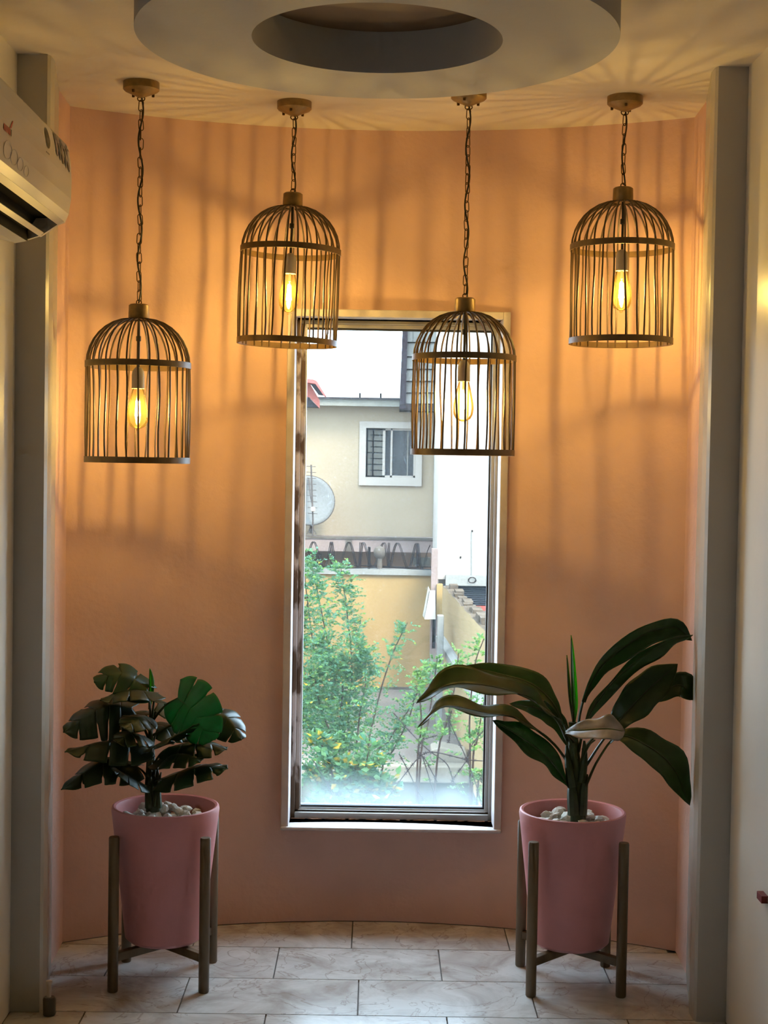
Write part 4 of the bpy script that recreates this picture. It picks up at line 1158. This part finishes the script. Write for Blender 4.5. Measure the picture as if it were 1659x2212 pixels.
shrub('leafy_shrub', 'thin arching branches crossing in front of the yellow wall',
      [grow(13.0, 770, (790, 1680), (810, 1540), (845, 1420), (880, 1345)),
       grow(13.0, 780, (800, 1690), (840, 1600), (890, 1520), (925, 1440)),
       grow(13.0, 790, (820, 1700), (850, 1620), (880, 1560), (905, 1480))], 5, .034, 70, G3, 13.0, .26)
shrub('leafy_shrub', 'low broad-leaved shrub with yellowed leaves at the lower left of the view',
      [grow(11.0, 690, (690, 1780), (672, 1660)), grow(11.0, 720, (725, 1780), (705, 1640), (690, 1600)),
       grow(11.0, 760, (760, 1780), (752, 1650)), grow(11.0, 800, (800, 1780), (815, 1680)), grow(11.0, 780, (785, 1780), (790, 1660), (800, 1610)),
       grow(11.0, 740, (735, 1790), (722, 1700), (712, 1650)), grow(11.0, 830, (835, 1790), (822, 1710))], 6, .066, 34,
      [('leaf_out', .62), ('leaf_teal', .26), ('leaf_yellow', .12)], 11.0, .26)
shrub('leafy_shrub', 'light green sprigs in front of the grey pillar',
      [grow(12.4, 900, (905, 1690), (925, 1560), (938, 1470), (945, 1420)),
       grow(12.4, 900, (900, 1690), (910, 1570), (905, 1480), (915, 1450)),
       grow(12.4, 920, (940, 1690), (965, 1560), (985, 1470), (990, 1410))], 7, .034, 50, GL + [], 12.4, .20)
shrub('leafy_shrub', 'sparse slender shrub at the right edge of the window view',
      [grow(12.0, 1015, (1015, 1690), (1014, 1560), (1025, 1440), (1045, 1380)),
       grow(12.0, 1020, (1020, 1690), (1030, 1600), (1045, 1520), (1060, 1440)),
       grow(12.0, 1010, (1030, 1730), (1040, 1690), (1044, 1660))], 8, .034, 40, GL + [], 12.0, .22)

# --- barbed wire strands hanging across the view
def barbed(label, pts, Y, r=.0032, n=26, nb=9, seed=0):
    rr = random.Random(seed)
    P = catmull([at(a, b, Y) for a, b in pts], n)
    T_ = thing('barbed_wire', tuple(P[0]), label, 'barbed wire', 'barbed wire strands outside the window')
    MB().tube(P, r, 4).build('strand', 'wire', T_)
    for k in range(nb):
        t = (k + .5) / nb * n; i = min(int(t), n - 1); p = P[i].lerp(P[i + 1], t - i)
        d = Vector((rr.gauss(0, 1), rr.gauss(0, .6), rr.gauss(0, 1))).normalized() * .015
        e_ = Vector((d.z, d.y, -d.x))
        MB().tube([p - d, p + d], r * .8, 4).tube([p - e_, p + e_], r * .8, 4).build('barb', 'wire', T_)
YBW = 10.0
barbed('barbed wire strand curving from the window sill up to the concrete block', [(945, 1690), (918, 1640), (905, 1625), (912, 1600), (945, 1588)], YBW, seed=1)
barbed('barbed wire strand falling from the block to the lower window edge', [(912, 1632), (930, 1690), (945, 1738), (950, 1800)], YBW, seed=2, nb=5)
barbed('barbed wire strand in the middle running down to the sill', [(862, 1628), (880, 1662), (905, 1712), (928, 1742), (960, 1790)], YBW, seed=3, nb=6)
barbed('barbed wire strand crossing the yellow wall foot near the right frame', [(965, 1545), (985, 1590), (1008, 1640), (1030, 1700), (1045, 1760)], YBW, seed=4, nb=7)
barbed('short thorny wire hanging over the yellow wall foot', [(975, 1535), (970, 1560), (972, 1585), (968, 1605)], YBW, seed=5, nb=8, n=16)
barbed('barbed wire strand slanting from the right frame to the kerb', [(1060, 1560), (1020, 1608), (1008, 1642), (982, 1678), (975, 1690)], YBW, seed=6, nb=7)
barbed('barbed wire strand passing left below the concrete block', [(1060, 1645), (1005, 1640), (940, 1625), (910, 1632), (875, 1672), (840, 1720)], YBW, seed=7, nb=12)
barbed('barbed wire strand slanting through the arching branches', [(850, 1540), (885, 1580), (925, 1620), (965, 1650), (980, 1690), (995, 1715)], YBW, seed=8, nb=8)
barbed('thin wire leaning through the low left shrub', [(675, 1640), (705, 1690), (730, 1740), (745, 1790)], YBW, seed=9, nb=4)
